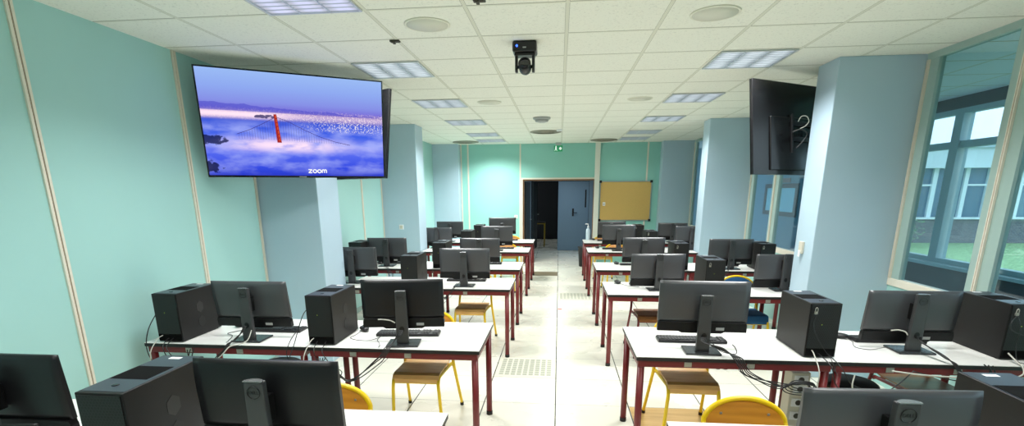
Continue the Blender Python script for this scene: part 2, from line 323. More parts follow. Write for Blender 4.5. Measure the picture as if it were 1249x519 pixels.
# ------------------------------------------------------------------ mesh builder
class MB:
    def __init__(s): s.v = []; s.f = []; s.m = []; s.s = []
    def _add(s, vs, fs, m=0, smooth=False, T=None):
        b = len(s.v)
        for p in vs:
            p = Vector(p); s.v.append(T @ p if T else p)
        for f in fs:
            s.f.append([b + i for i in f]); s.m.append(m); s.s.append(smooth)
        return s
    def box(s, x0, x1, y0, y1, z0, z1, m=0, T=None):
        vs = [(x, y, z) for z in (z0, z1) for y in (y0, y1) for x in (x0, x1)]
        return s._add(vs, [(0, 2, 3, 1), (4, 5, 7, 6), (0, 1, 5, 4), (2, 6, 7, 3), (0, 4, 6, 2), (1, 3, 7, 5)], m, False, T)
    def quad(s, a, b, c, d, m=0): return s._add([a, b, c, d], [(0, 1, 2, 3)], m)
    def prism(s, poly, axis, a0, a1, m=0, T=None, smooth=False):
        n = len(poly)
        def pt(p, a):
            return {0: (a, p[0], p[1]), 1: (p[0], a, p[1]), 2: (p[0], p[1], a)}[axis]
        vs = [pt(p, a0) for p in poly] + [pt(p, a1) for p in poly]
        fs = [list(range(n))[::-1], list(range(n, 2 * n))]
        s._add(vs, fs, m, False, T)
        b = len(s.v) - 2 * n
        for i in range(n):
            j = (i + 1) % n
            s.f.append([b + i, b + j, b + n + j, b + n + i]); s.m.append(m); s.s.append(smooth)
        return s
    def tube(s, pts, r, seg=8, m=0, closed=False, rs=None):
        pts = [Vector(p) for p in pts]; n = len(pts)
        tang = []
        for i in range(n):
            a = pts[(i - 1) % n] if (closed or i > 0) else pts[i]; c = pts[(i + 1) % n] if (closed or i < n - 1) else pts[i]
            t = (c - a); tang.append(t.normalized() if t.length > 1e-9 else Vector((0, 0, 1)))
        up = Vector((0, 0, 1)) if abs(tang[0].z) < 0.9 else Vector((1, 0, 0))
        nrm = (up - tang[0] * up.dot(tang[0])).normalized()
        vs = []
        for i in range(n):
            if i:
                nrm = nrm - tang[i] * nrm.dot(tang[i])
                nrm = nrm.normalized() if nrm.length > 1e-6 else Vector((1, 0, 0))
            bi = tang[i].cross(nrm); rr = rs[i] if rs else r
            for k in range(seg):
                a = 2 * PI * k / seg; vs.append(pts[i] + (nrm * math.cos(a) + bi * math.sin(a)) * rr)
        fs = []
        for i in range(n if closed else n - 1):
            j = (i + 1) % n
            for k in range(seg): fs.append((i * seg + k, i * seg + (k + 1) % seg, j * seg + (k + 1) % seg, j * seg + k))
        s._add(vs, fs, m, True)
        if not closed:
            b = len(s.v) - n * seg
            s.f.append([b + k for k in range(seg)][::-1]); s.m.append(m); s.s.append(False)
            s.f.append([b + (n - 1) * seg + k for k in range(seg)]); s.m.append(m); s.s.append(False)
        return s
    def lathe(s, prof, seg=24, m=0, T=None, smooth=True):
        vs = []; n = len(prof)
        for k in range(seg):
            a = 2 * PI * k / seg
            for r, z in prof: vs.append((r * math.cos(a), r * math.sin(a), z))
        fs = []
        for k in range(seg):
            j = (k + 1) % seg
            for i in range(n - 1): fs.append((k * n + i, j * n + i, j * n + i + 1, k * n + i + 1))
        s._add(vs, fs, m, smooth, T)
        b = len(s.v) - n * seg
        if prof[0][0] > 1e-6: s.f.append([b + k * n for k in range(seg)][::-1]); s.m.append(m); s.s.append(False)
        if prof[-1][0] > 1e-6: s.f.append([b + k * n + n - 1 for k in range(seg)]); s.m.append(m); s.s.append(False)
        return s
    def ball(s, c, r, seg=16, m=0, sz=1.0):
        prof = [(max(1e-7, r * math.sin(PI * i / 10)), -r * math.cos(PI * i / 10) * sz) for i in range(11)]
        return s.lathe(prof, seg, m, Matrix.Translation(Vector(c)))
    def mesh(s, name, mats):
        me = bpy.data.meshes.new(name)
        me.from_pydata([tuple(v) for v in s.v], [], s.f)
        for mt in (mats if isinstance(mats, (list, tuple)) else [mats]): me.materials.append(mt)
        me.polygons.foreach_set('material_index', s.m); me.polygons.foreach_set('use_smooth', s.s)
        bm = bmesh.new(); bm.from_mesh(me)
        bmesh.ops.remove_doubles(bm, verts=bm.verts, dist=1e-6)
        bmesh.ops.recalc_face_normals(bm, faces=bm.faces)
        bm.to_mesh(me); bm.free(); me.update()
        return me
    def build(s, name, mats, parent=None, bevel=0.0, loc=None, bseg=2):
        o = bpy.data.objects.new(name, s.mesh(name, mats)); COL.objects.link(o)
        if parent: o.parent = parent
        if loc: o.location = loc
        if bevel:
            b = o.modifiers.new('edge', 'BEVEL'); b.width = bevel; b.segments = bseg; b.limit_method = 'ANGLE'; b.angle_limit = R(40)
        return o

def tag(o, label=None, cat=None, group=None, kind=None):
    if label: o['label'] = label
    if cat: o['category'] = cat
    if group: o['group'] = group
    if kind: o['kind'] = kind
    return o
def thing(name, label, cat, loc=(0, 0, 0), rz=0.0, group=None):
    o = bpy.data.objects.new(name, None); COL.objects.link(o); o.empty_display_size = 0.05
    o.location = loc; o.rotation_euler = (0, 0, rz); return tag(o, label, cat, group)
def struct(name, mb, mats, bevel=0.0, label=None):
    o = mb.build(name, mats, None, bevel); o['kind'] = 'structure'
    if label: o['label'] = label
    return o
def dup(root, loc, rz=0.0, label=None, group=None):
    r = root.copy(); COL.objects.link(r); r.location = loc; r.rotation_euler = (0, 0, rz)
    if label: r['label'] = label
    if group: r['group'] = group
    for ch in list(root.children):
        c = ch.copy(); COL.objects.link(c); c.parent = r
        for gch in list(ch.children):
            d = gch.copy(); COL.objects.link(d); d.parent = c
    return r
def text_mesh(body, size, depth=0.0):
    cu = bpy.data.curves.new('txt', 'FONT'); cu.body = body; cu.size = size; cu.extrude = depth; cu.align_x = 'CENTER'; cu.align_y = 'CENTER'
    o = bpy.data.objects.new('txt', cu); COL.objects.link(o)
    dg = bpy.context.evaluated_depsgraph_get(); me = bpy.data.meshes.new_from_object(o.evaluated_get(dg))
    bpy.data.objects.remove(o); bpy.data.curves.remove(cu); return me
def spline(pts, n=6):
    pts = [Vector(p) for p in pts]; P = [pts[0]] + pts + [pts[-1]]; out = []
    for i in range(1, len(P) - 2):
        a, b, c, d = P[i - 1], P[i], P[i + 1], P[i + 2]
        for k in range(n):
            t = k / n
            out.append(0.5 * ((2 * b) + (c - a) * t + (2 * a - 5 * b + 4 * c - d) * t * t + (-a + 3 * b - 3 * c + d) * t ** 3))
    out.append(pts[-1]); return out

# ------------------------------------------------------------------ room shell
XL, XR, YF, YB, ZC = -2.94, 2.94, 12.3, -3.0, 2.777
CXL, CXR = -2.33, 2.26
struct('floor', MB().box(XL - 0.2, XR + 0.05, YB - 0.2, YF, -0.12, 0), M['floor'])
struct('ceiling', MB().box(XL - 0.2, XR + 0.06, YB - 0.2, YF + 0.2, ZC, ZC + 0.12), M['ceiling'])
struct('wall_left', MB().box(XL - 0.15, XL, YB, YF + 0.1, 0, ZC), M['teal'])
struct('wall_front', MB().box(XL - 0.15, XR + 0.1, YB - 0.15, YB, 0, ZC), M['blue'])
DX0, DX1, DZ = -0.86, 0.82, 1.985       # doorway in the far wall
f = MB().box(XL, DX0, YF, YF + 0.16, 0, ZC).box(DX0, DX1, YF, YF + 0.16, DZ, ZC).box(DX1, XR + 0.1, YF, YF + 0.16, 0, ZC)
struct('wall_back', f, M['tealdark'])
# square columns
for n, (x0, x1, y0, y1) in enumerate([(XL, CXL, 4.84, 5.32), (XL, CXL, 8.44, 8.90), (XL, CXL, 12.04, YF)]):
    struct('wall_column_left', MB().box(x0, x1, y0, y1, 0, ZC), M['blue'], 0.006)
for n, (y0, y1) in enumerate([(4.79, 5.14), (8.46, 8.81), (12.04, YF)]):
    struct('wall_column_right', MB().box(CXR, XR + 0.03, y0, y1, 0, ZC), M['blue'], 0.006)
# cover strips on the teal wall: two cream ribs with a brown seam
k = 0
def strip_left(y, w=0.042):
    global k; k += 1
    m = MB().box(XL, XL + 0.012, y - w / 2, y - 0.0045, 0, ZC).box(XL, XL + 0.012, y + 0.0045, y + w / 2, 0, ZC).box(XL, XL + 0.006, y - 0.0045, y + 0.0045, 0, ZC, 1)
    struct('trim_%d' % k, m, [M['cream'], M['brown_seam']])
for y in (0.34, 1.54, 2.742, 3.943, 6.34, 7.54, 9.94, 11.14): strip_left(y)
for y in (4.81, 8.41, 5.345, 8.925): strip_left(y, 0.028)
def strip_back(x, z0=0.0, w=0.034, z1=ZC):
    global k; k += 1
    m = MB().box(x - w / 2, x + w / 2, YF - 0.012, YF, z0, z1)
    struct('trim_%d' % k, m, M['cream'])
for x, z0, w in ((-2.15, 0, 0.034), (-0.92, 0, 0.034), (1.98, 0, 0.034)): strip_back(x, z0, w)
struct('trim_90', MB().box(-2.325, -2.30, YF - 0.012, YF, 0, ZC), M['cream'])
# white full-height post beside the doorway
struct('trim_91', MB().box(0.80, 0.915, YF - 0.05, YF, 0, ZC), mat('white_post', hexc(232, 232, 220), 0.5), 0.004)
# door casing
m = MB().box(DX0 - 0.035, DX0, YF - 0.02, YF + 0.16, 0, DZ + 0.035).box(DX1, DX1 + 0.03, YF - 0.02, YF + 0.16, 0, DZ + 0.035).box(DX0, DX1, YF - 0.02, YF + 0.16, DZ, DZ + 0.035)
struct('door_1_frame', m, M['cream'])
m = MB().box(DX0, DX0 + 0.03, YF + 0.02, YF + 0.14, 0, DZ).box(DX1 - 0.03, DX1, YF + 0.02, YF + 0.14, 0, DZ).box(DX0 + 0.03, DX1 - 0.03, YF + 0.02, YF + 0.14, DZ - 0.03, DZ)
struct('trim_92', m, M['oak'])
for n, (a, b) in enumerate([((XL, XL + 0.012), (YB, 4.84)), ((XL, XL + 0.012), (5.32, 8.44)), ((XL, XL + 0.012), (8.9, 12.04))]):
    struct('baseboard_left', MB().box(a[0], a[1] + 0.001, b[0], b[1], 0, 0.07), M['sage'])
struct('baseboard_back', MB().box(CXL, DX0 - 0.04, YF - 0.014, YF, 0, 0.07), M['sage'])

# glass partition to the corridor: low panel, sill rail, mullions, panes
def partition(y0, y1, mulls, n):
    struct('wall_right', MB().box(XR, XR + 0.05, y0, y1, 0, 0.90), M['teal'])
    struct('trim_sill', MB().box(XR - 0.012, XR + 0.06, y0, y1, 0.90, 0.965), M['cream'], 0.004)
    struct('trim_head', MB().box(XR - 0.01, XR + 0.05, y0, y1, ZC - 0.05, ZC), M['sage'])
    ys = []
    for y in mulls:
        mm = MB().box(XR - 0.02, XR + 0.05, y - 0.012, y - 0.004, 0.965, ZC - 0.05).box(XR - 0.02, XR + 0.05, y + 0.004, y + 0.012, 0.965, ZC - 0.05).box(XR - 0.012, XR + 0.05, y - 0.004, y + 0.004, 0.965, ZC - 0.05, 1)
        mm.box(XR - 0.004, XR + 0.045, y - 0.110, y - 0.012, 0.965, ZC - 0.05, 2).box(XR - 0.004, XR + 0.045, y + 0.012, y + 0.09, 0.965, ZC - 0.05, 2)
        struct('window_mullion', mm, [M['cream'], M['brown_seam'], M['sage']])
    b = [y0] + list(mulls) + [y1]
    for i in range(len(b) - 1):
        if b[i + 1] - b[i] > 0.25:
            n += 1
            struct('window_%d' % n, MB().box(XR + 0.018, XR + 0.026, b[i] + (0.09 if i else 0), b[i + 1] - (0.110 if i < len(b) - 2 else 0), 0.965, ZC - 0.05), M['glass'])
    return n
n = partition(YB, 4.79, [-0.96, 0.24, 1.44, 2.64, 3.84, 4.765], 0)
n = partition(5.14, 8.46, [5.24, 6.30, 7.50, 8.42], n)
n = partition(8.81, 12.04, [8.92, 9.9, 11.1, 12.0], n)

# corridor behind the glass
HX = 4.70
struct('floor_corridor', MB().box(XR + 0.05, HX + 0.1, YB, 14.5, -0.12, 0), M['hallfloor'])
struct('ceiling_corridor', MB().box(XR + 0.06, HX + 0.12, YB, 14.5, ZC, ZC + 0.1), M['ceiling_hall'])
struct('wall_corridor_end', MB().box(XR + 0.1, HX + 0.1, 14.4, 14.5, 0, ZC), M['hallblue'])
struct('wall_corridor_start', MB().box(XR + 0.1, HX + 0.1, YB - 0.1, YB, 0, ZC), M['hallblue'])
struct('wall_corridor', MB().box(HX, HX + 0.1, YB, 9.6, 0, 0.80), M['halldark'])
struct('wall_corridor_solid', MB().box(HX, HX + 0.1, 9.6, 14.4, 0, ZC), M['hallblue'])
struct('wall_corridor_head', MB().box(HX, HX + 0.1, YB, 9.6, 2.64, ZC), M['halldark'])
struct('trim_corridor_sill', MB().box(HX - 0.10, HX + 0.1, YB, 9.6, 0.80, 0.835), M['hallframe'])
m = MB().box(HX, HX + 0.09, YB, 9.6, 2.19, 2.27).box(HX, HX + 0.09, YB, 9.6, 0.835, 0.89).box(HX, HX + 0.09, YB, 9.6, 2.58, 2.64)
struct('window_corridor_rail', m, M['hallframe'])
yy = [-3 + 0.05, -1.4, 0.2, 1.8, 3.4, 5.2, 6.9, 8.6, 9.55]
for i, y in enumerate(yy):
    w = 0.085 if 0 < i < len(yy) - 1 else 0.05
    struct('window_corridor_mullion', MB().box(HX - 0.02, HX + 0.1, y - w, y + w * 0.6, 0.89, 2.58), M['hallframe'])
for i in range(len(yy) - 1):
    n += 1
    struct('window_%d' % n, MB().box(HX + 0.04, HX + 0.048, yy[i] + 0.07, yy[i + 1] - 0.115, 0.89, 2.58), M['glass_out'])
# framed vision panel on the corridor wall with a small sign above it
t = thing('vision_window', 'grey framed window on the blue corridor wall seen through the glass partition', 'window', (HX, 11.65, 1.18))
fr = MB().box(-0.03, 0, -0.82, -0.72, 0, 0.66).box(-0.03, 0, 0.72, 0.82, 0, 0.66).box(-0.03, 0, -0.72, 0.72, 0, 0.09).box(-0.03, 0, -0.72, 0.72, 0.57, 0.66)
fr.build('window_frame', mat('grey_wood_frame', hexc(96, 92, 96), 0.6), t)
MB().box(-0.012, -0.002, -0.72, 0.72, 0.09, 0.57).build('pane', mat('glowing_sky_pane', hexc(150, 205, 225), 0.2, emit=hexc(130, 200, 225), estr=0.35), t)  # daylight in the pane is an emissive glow; solid wall lies behind
tag(MB().box(HX - 0.015, HX - 0.001, 11.25, 11.75, 1.86, 1.95).build('door_sign', mat('sign_beige', hexc(170, 150, 146), 0.6)), 'small beige sign plate above the grey framed corridor window', 'sign')

# lobby behind the doorway
LX0, LX1, LY = -1.0, 0.98, 15.2
struct('floor_lobby', MB().box(LX0 - 0.1, LX1 + 0.1, YF, 19.0, -0.12, -0.001), M['floor'])
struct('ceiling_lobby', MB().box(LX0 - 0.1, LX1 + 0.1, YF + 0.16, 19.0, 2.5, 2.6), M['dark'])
struct('wall_lobby_left', MB().box(LX0 - 0.1, LX0, YF + 0.16, LY, 0, 2.5), M['lobby'])
struct('wall_lobby_right', MB().box(LX1, LX1 + 0.1, YF + 0.16, LY, 0, 2.5), M['lobby'])
struct('wall_lobby_back', MB().box(LX0, -0.82, LY, LY + 0.1, 0, 2.5).box(-0.82, 0.86, LY, LY + 0.1, 2.0, 2.5).box(0.86, LX1, LY, LY + 0.1, 0, 2.5), M['lobby'])
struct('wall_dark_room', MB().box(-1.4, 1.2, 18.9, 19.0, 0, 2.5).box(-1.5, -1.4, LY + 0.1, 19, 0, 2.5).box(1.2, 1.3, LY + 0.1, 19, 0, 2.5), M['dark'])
t = thing('lobby_door', 'closed blue grey leaf of the double door at the end of the lobby', 'door', (0.41, LY + 0.02, 0))
MB().box(-0.44, 0.44, 0, 0.045, 0.005, 1.985).build('door_leaf', M['door'], t, 0.004)
h = MB().box(-0.03, 0.02, -0.012, 0, 1.0, 1.22).tube([(-0.005, -0.012, 1.1), (-0.005, -0.05, 1.1), (0.11, -0.05, 1.1)], 0.01)
h.build('door_handle', M['black'], t)
MB().box(0.33, 0.37, -0.012, 0, 1.25, 1.75).build('push_bar', M['black'], t)
t = thing('lobby_door', 'dark open leaf of the double door at the end of the lobby', 'door', (-0.755, LY + 0.12, 0), R(84))
MB().box(0, 0.80, 0, 0.045, 0.005, 1.98).build('door_leaf', M['doordark'], t, 0.004)
MB().tube([(0.72, -0.001, 1.02), (0.72, -0.05, 1.02), (0.62, -0.05, 1.02)], 0.01).build('door_handle', M['alu'], t)
t = thing('room_door', 'dark edge of the open room door folded against the lobby wall', 'door', (DX0 + 0.05, YF + 0.17, 0), R(86))
MB().box(0, 0.82, -0.02, 0.02, 0.005, 1.94).build('door_leaf', M['doordark'], t, 0.003)
MB().tube([(0.75, -0.02, 1.02), (0.75, -0.055, 1.02), (0.64, -0.055, 1.02)], 0.009).build('door_handle', M['alu'], t)
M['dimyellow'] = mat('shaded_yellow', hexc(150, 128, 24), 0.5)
# door signs / marks on the blue leaf are its handle; yellow framed table in the dark room
t = thing('yellow_frame_table', 'dark table with yellow frame in the unlit room beyond the lobby', 'table', (-0.45, 16.2, 0))
for x in (-0.32, 0.0): MB().tube([(x, 0, 0), (x, 0, 0.74)], 0.018).build('leg', M['dimyellow'], t)
for x in (-0.32, 0.0): MB().tube([(x, 0.5, 0), (x, 0.5, 0.74)], 0.018).build('leg', M['dimyellow'], t)
MB().box(-0.34, 0.02, -0.02, 0.52, 0.74, 0.765).build('tabletop', M['dark'], t)
MB().tube([(-0.32, -0.005, 0.725), (0.0, -0.005, 0.725)], 0.017).build('apron', M['dimyellow'], t)

# ------------------------------------------------------------------ exterior
struct('ground_lawn', MB().box(HX + 0.12, 40, -20, 28, -0.5, -0.2), M['grass'])
b = thing('school_building', 'long low white school wing with brick base across the lawn', 'building', (0, 20, -0.2))
MB().box(4.5, 40, 0, 6, 0, 0.85).build('brick_base', M['brick'], b)
MB().box(4.5, 40, -0.12, 0.0, 0.85, 0.92).build('sill', M['facadeframe'], b)
MB().box(4.5, 40, 0.10, 6, 0.92, 2.6).build('wall', M['facade'], b)
MB().box(4.5, 40, -0.3, 6, 2.6, 3.26).build('fascia', M['facade'], b)
MB().box(4.4, 40, -0.4, 6.2, 3.26, 3.36).build('roof', M['roofsheet'], b)
xw = 5.4
for i in range(14):
    x = 5.22 + i * 1.79
    w = MB().box(x, x + 0.13, -0.02, 0.1, 0.92, 2.6).box(x + 0.75, x + 0.90, -0.02, 0.1, 0.92, 2.6).box(x + 0.13, x + 0.75, 0, 0.1, 2.0, 2.06).build('window', M['facadeframe'], b)
    MB().box(x + 0.13, x + 0.75, 0.07, 0.095, 0.92, 2.6).build('pane', M['facadeglass'], w)
    MB().box(x + 0.90, x + 1.79, 0.07, 0.095, 0.92, 2.6).build('pane', M['facadeglass'], w)
# shrub against the far wing
t = thing('lawn_shrub', 'pale leafy shrub on the lawn outside the corridor windows', 'shrub', (11.35, 18.6, -0.2))
MB().tube([(0, 0, 0), (0.05, 0, 0.5), (0.0, 0.05, 0.9)], 0.03, 6).build('stem', M['oak'], t)
lf = MB()
for i in range(700):
    a, e_ = random.uniform(0, 2 * PI), random.uniform(0, PI); rr = random.uniform(0.25, 0.75)
    c = Vector((rr * math.sin(e_) * math.cos(a) * 1.2, rr * math.sin(e_) * math.sin(a), 0.62 + rr * math.cos(e_) * 0.7))
    d = Vector((random.uniform(-1, 1), random.uniform(-1, 1), random.uniform(-1, 1))).normalized() * 0.05
    u = d.orthogonal().normalized() * 0.03
    lf.quad(c - d, c + u, c + d, c - u)
lf.build('foliage', M['leaf'], t)

# ------------------------------------------------------------------ naming of places
ROW = ['bottom-edge row', 'second row up', 'third row up', 'fourth row up', 'fifth row up', 'last row by the doorway']
SIDE = {'L': 'teal wall side', 'R': 'glass wall side'}
def place(s, r, outer): return '%s table, %s, %s' % ('outer' if outer else 'aisle', ROW[r], SIDE[s])

# ------------------------------------------------------------------ tables
ZT = 0.745
def make_table(w, label, loc):
    t = thing('classroom_table', label, 'table', loc, 0, 'classroom tables in rows'); d = 0.71
    MB().box(-w / 2, w / 2, 0, d, ZT - 0.0035, ZT).box(-w / 2, w / 2, 0, d, ZT - 0.026, ZT - 0.0035, 1).build('tabletop', [M['tabletop'], M['tableedge']], t)
    a = MB(); i = 0.012
    a.box(-w / 2 + i, w / 2 - i, i, i + 0.03, 0.675, 0.719).box(-w / 2 + i, w / 2 - i, d - i - 0.03, d - i, 0.675, 0.719)
    a.box(-w / 2 + i, -w / 2 + i + 0.03, i + 0.03, d - i - 0.03, 0.675, 0.719).box(w / 2 - i - 0.03, w / 2 - i, i + 0.03, d - i - 0.03, 0.675, 0.719)
    a.build('apron_frame', M['maroon'], t, 0.003)
    for x in (-w / 2 + 0.034, w / 2 - 0.034):
        for y in (0.034, d - 0.034):
            l = MB().tube([(x, y, 0.012), (x, y, 0.675)], 0.0225, 14).build('leg', M['maroon'], t)
            MB().lathe([(0.0245, 0), (0.0245, 0.03), (0.022, 0.032)], 14, 0, Matrix.Translation((x, y, 0))).build('foot', M['rubber'], l)
    for x in (-w * 0.23, w * 0.09):
        MB().box(x - 0.022, x + 0.022, i - 0.004, i, 0.683, 0.713).box(x - 0.006, x + 0.014, i - 0.007, i - 0.004, 0.690, 0.702).build('bracket_clip', M['steel'], t, 0.001)
    return t
NL = [1.40, 3.04, 5.12, 6.48, 8.40, 9.96]
NR = [1.40, 3.01, 4.93, 6.52, 8.45, 9.96]
proto = {}
for s, N in (('L', NL), ('R', NR)):
    for r in range(6):
        for outer in (0, 1):
            w = 1.15
            if outer and r in (2, 4): w = 0.66 if s == 'L' else 0.60
            x0 = 0.49 if not outer else (1.648 if s == 'L' else 1.643)
            x = (x0 + w / 2) * (-1 if s == 'L' else 1)
            lab = 'white topped table with maroon legs, ' + place(s, r, outer).replace(' table', ' place')
            key = (w,)
            if key not in proto: proto[key] = make_table(w, lab, (x, N[r], 0))
            else: dup(proto[key], (x, N[r], 0), 0, lab)

# ------------------------------------------------------------------ monitors
dell = text_mesh('DELL', 0.0165, 0.0004)
dell.materials.append(M['logo'])
def make_monitor(label, loc, rz):
    t = thing('computer_monitor', label, 'monitor', loc, rz, 'black monitors with their backs to the room')
    MB().prism([(-0.105, -0.085), (0.105, -0.085), (0.105, 0.085), (-0.105, 0.085)], 2, 0.001, 0.012).build('stand_base', M['standbase'], t, 0.003)
    st = MB()
    st.prism([(-0.041, 0.012), (0.041, 0.012), (0.034, 0.363), (-0.034, 0.363)], 1, -0.040, -0.012)
    st = st.build('stand', M['stand'], t, 0.004)
    MB().prism([(-0.0345, -0.042), (0.0345, -0.042), (0.0345, -0.030), (0.026, -0.020), (0.012, -0.0125), (-0.012, -0.0125), (-0.026, -0.020), (-0.0345, -0.030)], 2, 0.3632, 0.3672).build('stand_cap', M['silver'], st, 0.001)
    ring = [(0.0225 * math.cos(a), -0.0412, 0.325 + 0.0225 * math.sin(a)) for a in [2 * PI * i / 28 for i in range(28)]]
    lg = MB().tube(ring, 0.0018, 6, closed=True).build('logo_ring', M['logo'], st)
    lo = bpy.data.objects.new('logo_lettering', dell); COL.objects.link(lo); lo.parent = st; lo.location = (0, -0.0408, 0.325); lo.rotation_euler = (PI / 2, 0, 0)
    MB().lathe([(0.014, 0), (0.016, 0.0015)], 20, 0, Matrix.Translation((0, -0.0405, 0.112)) @ Matrix.Rotation(PI / 2, 4, 'X') @ Matrix.Scale(1.25, 4, (0, 1, 0))).build('cable_hole', M['logo'], st)
    MB().box(-0.03, 0.03, -0.012, 0.03, 0.20, 0.30).build('hinge_block', M['mon_low'], t, 0.004)
    W, H = 0.27, 0.16
    h = MB()
    b0, f0 = -0.012, 0.014
    zb = -H + 0.062
    nx, nz = 16, 12
    def yb_(x, z):
        u = max(0.0, (z - 0.02) / (H - 0.02)); return b0 + 0.015 * u ** 2.6 + 0.007 * abs(x / W) ** 6
    vs = [(-W + 2 * W * i / nx, yb_(-W + 2 * W * i / nx, zb + (H - zb) * j / nz), zb + (H - zb) * j / nz) for j in range(nz + 1) for i in range(nx + 1)]
    h._add(vs, [(j * (nx + 1) + i, j * (nx + 1) + i + 1, (j + 1) * (nx + 1) + i + 1, (j + 1) * (nx + 1) + i) for j in range(nz) for i in range(nx)], 0, True)
    rim = [vs[i] for i in range(nx + 1)] + [vs[j * (nx + 1) + nx] for j in range(1, nz + 1)] + [vs[nz * (nx + 1) + i] for i in range(nx - 1, -1, -1)] + [vs[j * (nx + 1)] for j in range(nz - 1, 0, -1)]
    nr = len(rim)
    h._add(rim + [(x, f0, z) for x, y, z in rim], [(i, (i + 1) % nr, nr + (i + 1) % nr, nr + i) for i in range(nr)] + [list(range(nr, 2 * nr))])
    hz = 0.25
    hs = h.build('panel_housing', M['mon_back'], t, 0, (0, 0.045, hz))
    lowb = MB().prism([(-W + .006, zb - .001), (-W, zb - 0.02), (-W, -H), (-W + 0.13, -H), (-W + 0.15, -H - 0.010), (W - 0.15, -H - 0.010), (W - 0.13, -H), (W, -H), (W, zb - .02), (W - .006, zb - .001)], 1, b0 - 0.008, f0)
    lowb.build('lower_housing', M['mon_low'], t, 0.002, (0, 0.045, hz))
    MB().box(-W + .006, W - .006, f0 + 0.0005, f0 + 0.002, -H + 0.018, H - .006).build('screen', M['screen_off'], t, 0, (0, 0.045, hz))
    MB().box(0.085, 0.135, b0 - 0.0098, b0 - 0.0085, -H + 0.012, -H + 0.030).build('rating_label', M['greylabel'], t, 0, (0, 0.045, hz))
    return t
mon0 = None
GREY = None
MON = [  # side, row, outer, x, panel y, top z, rotz, tilt
 ('L', 0, 1, -2.10, 1.60, 1.155, 0, 4), ('L', 0, 0, -1.025, 1.60, 1.16, 0, 4), ('R', 0, 0, 1.055, 1.60, 1.12, 2, 4),
 ('L', 1, 1, -2.10, 3.22, 1.145, 0, 8), ('L', 1, 0, -1.015, 3.20, 1.172, 7, 3), ('R', 1, 0, 0.905, 3.19, 1.185, -2, 3), ('R', 1, 1, 2.20, 3.31, 1.118, 0, 6),
 ('L', 2, 1, -2.285, 5.46, 1.135, 0, 4), ('L', 2, 0, -0.995, 5.33, 1.142, 0, 4), ('R', 2, 0, 1.015, 5.25, 1.105, 3, 4), ('R', 2, 1, 2.25, 5.30, 1.10, 0, 4),
 ('L', 3, 1, -2.325, 6.75, 1.122, 2, 4), ('L', 3, 0, -1.05, 6.76, 1.12, 0, 4), ('R', 3, 0, 1.11, 6.78, 1.132, 2, 4), ('R', 3, 1, 2.19, 6.74, 1.12, -1, 4),
 ('L', 4, 1, -2.17, 9.02, 1.10, 0, 4), ('L', 4, 0, -1.045, 8.66, 1.152, 1, 4), ('R', 4, 0, 1.00, 8.70, 1.172, -2, 4), ('R', 4, 1, 2.235, 8.93, 1.135, 0, 4),
 ('L', 5, 1, -2.185, 10.2, 1.14, 0, 4), ('L', 5, 0, -1.12, 10.2, 1.215, 0, 4), ('R', 5, 0, 1.03, 10.2, 1.142, 1, 4), ('R', 5, 1, 2.19, 10.22, 1.11, -8, 4)]
PANEL = ('panel_housing', 'lower_housing', 'screen', 'rating_label')
for s, r, o, x, y, zt, rz, tilt in MON:
    lab = 'black computer monitor seen from behind, ' + place(s, r, o)
    loc = (x, y - 0.045, ZT + 0.0005)
    if mon0 is None:
        m = mon0 = make_monitor(lab, loc, R(rz)); GREY = [c for c in m.children if c.name.startswith('panel_housing')][0].data
    else:
        m = dup(mon0, loc, R(rz), lab); [c for c in m.children if c.name.startswith('panel_housing')][0].data = GREY
    if (s, r, o) in (('L', 1, 0), ('L', 0, 0), ('L', 0, 1)):
        hz_ = [c for c in m.children if c.name.startswith('panel_housing')][0]
        hz_.data = hz_.data.copy(); hz_.data.materials[0] = M['mon_shaded']
    for c in m.children:
        st = c.name.split('.')[0]
        if st in PANEL:
            c.location = (0, 0.045, zt - ZT - 0.16 * math.cos(R(tilt))); c.rotation_euler = (R(tilt), 0, 0)

# ------------------------------------------------------------------ towers
def make_tower(label, loc):
    t = thing('computer_tower', label, 'computer', loc, 0, 'black computer towers standing on the tables')
    w, d, h = 0.178, 0.41, 0.335
    MB().box(-w / 2, w / 2, 0.004, d, 0.006, h).build('case', M['tower'], t, 0.004)
    MB().box(-w / 2 + 0.008, w / 2 - 0.008, 0.0, 0.0042, 0.06, h - 0.008).build('vent_panel', M['towervent'], t)
    MB().box(-w / 2 + 0.008, w / 2 - 0.008, 0.0005, 0.0042, 0.012, 0.058).build('port_panel', M['towerinset'], t)
    MB().box(-w / 2 + 0.006, w / 2 - 0.006, 0.02, d - 0.01, h, h + 0.0012).build('top_cover', M['towertopsheen'], t)
    MB().box(-w / 2 + 0.010, w / 2 - 0.022, 0.135, 0.27, h + 0.0012, h + 0.002).build('top_inset', M['towerinset'], t)
    MB().box(-0.03, 0.018, d - 0.050, d - 0.028, h + 0.0012, h + 0.002).build('white_sticker', M['white'], t)
    MB().lathe([(0.012, 0), (0.012, 0.002), (0.009, 0.003)], 16, 0, Matrix.Translation((0.0, 0.075, h + 0.0012))).build('power_button', M['blackgloss'], t)
    for y, z, mt in ((0.21, 0.205, M['ventdisc']), (0.21, 0.10, M['ventdark'])):
        hexa = [(y + 0.038 * math.cos(PI / 6 + a * PI / 3), z + 0.042 * math.sin(PI / 6 + a * PI / 3)) for a in range(6)]
        MB().prism(hexa, 0, w / 2, w / 2 + 0.0012).build('side_vent', mt, t)
    for x in (-0.06, 0.06): MB().box(x - 0.02, x + 0.02, 0.03, d - 0.03, 0, 0.006).build('foot_strip', M['rubber'], t)
    MB().box(-0.014, -0.0105, -0.0006, 0.0005, 0.205, 0.208).build('status_light', M['led'], t)
    return t
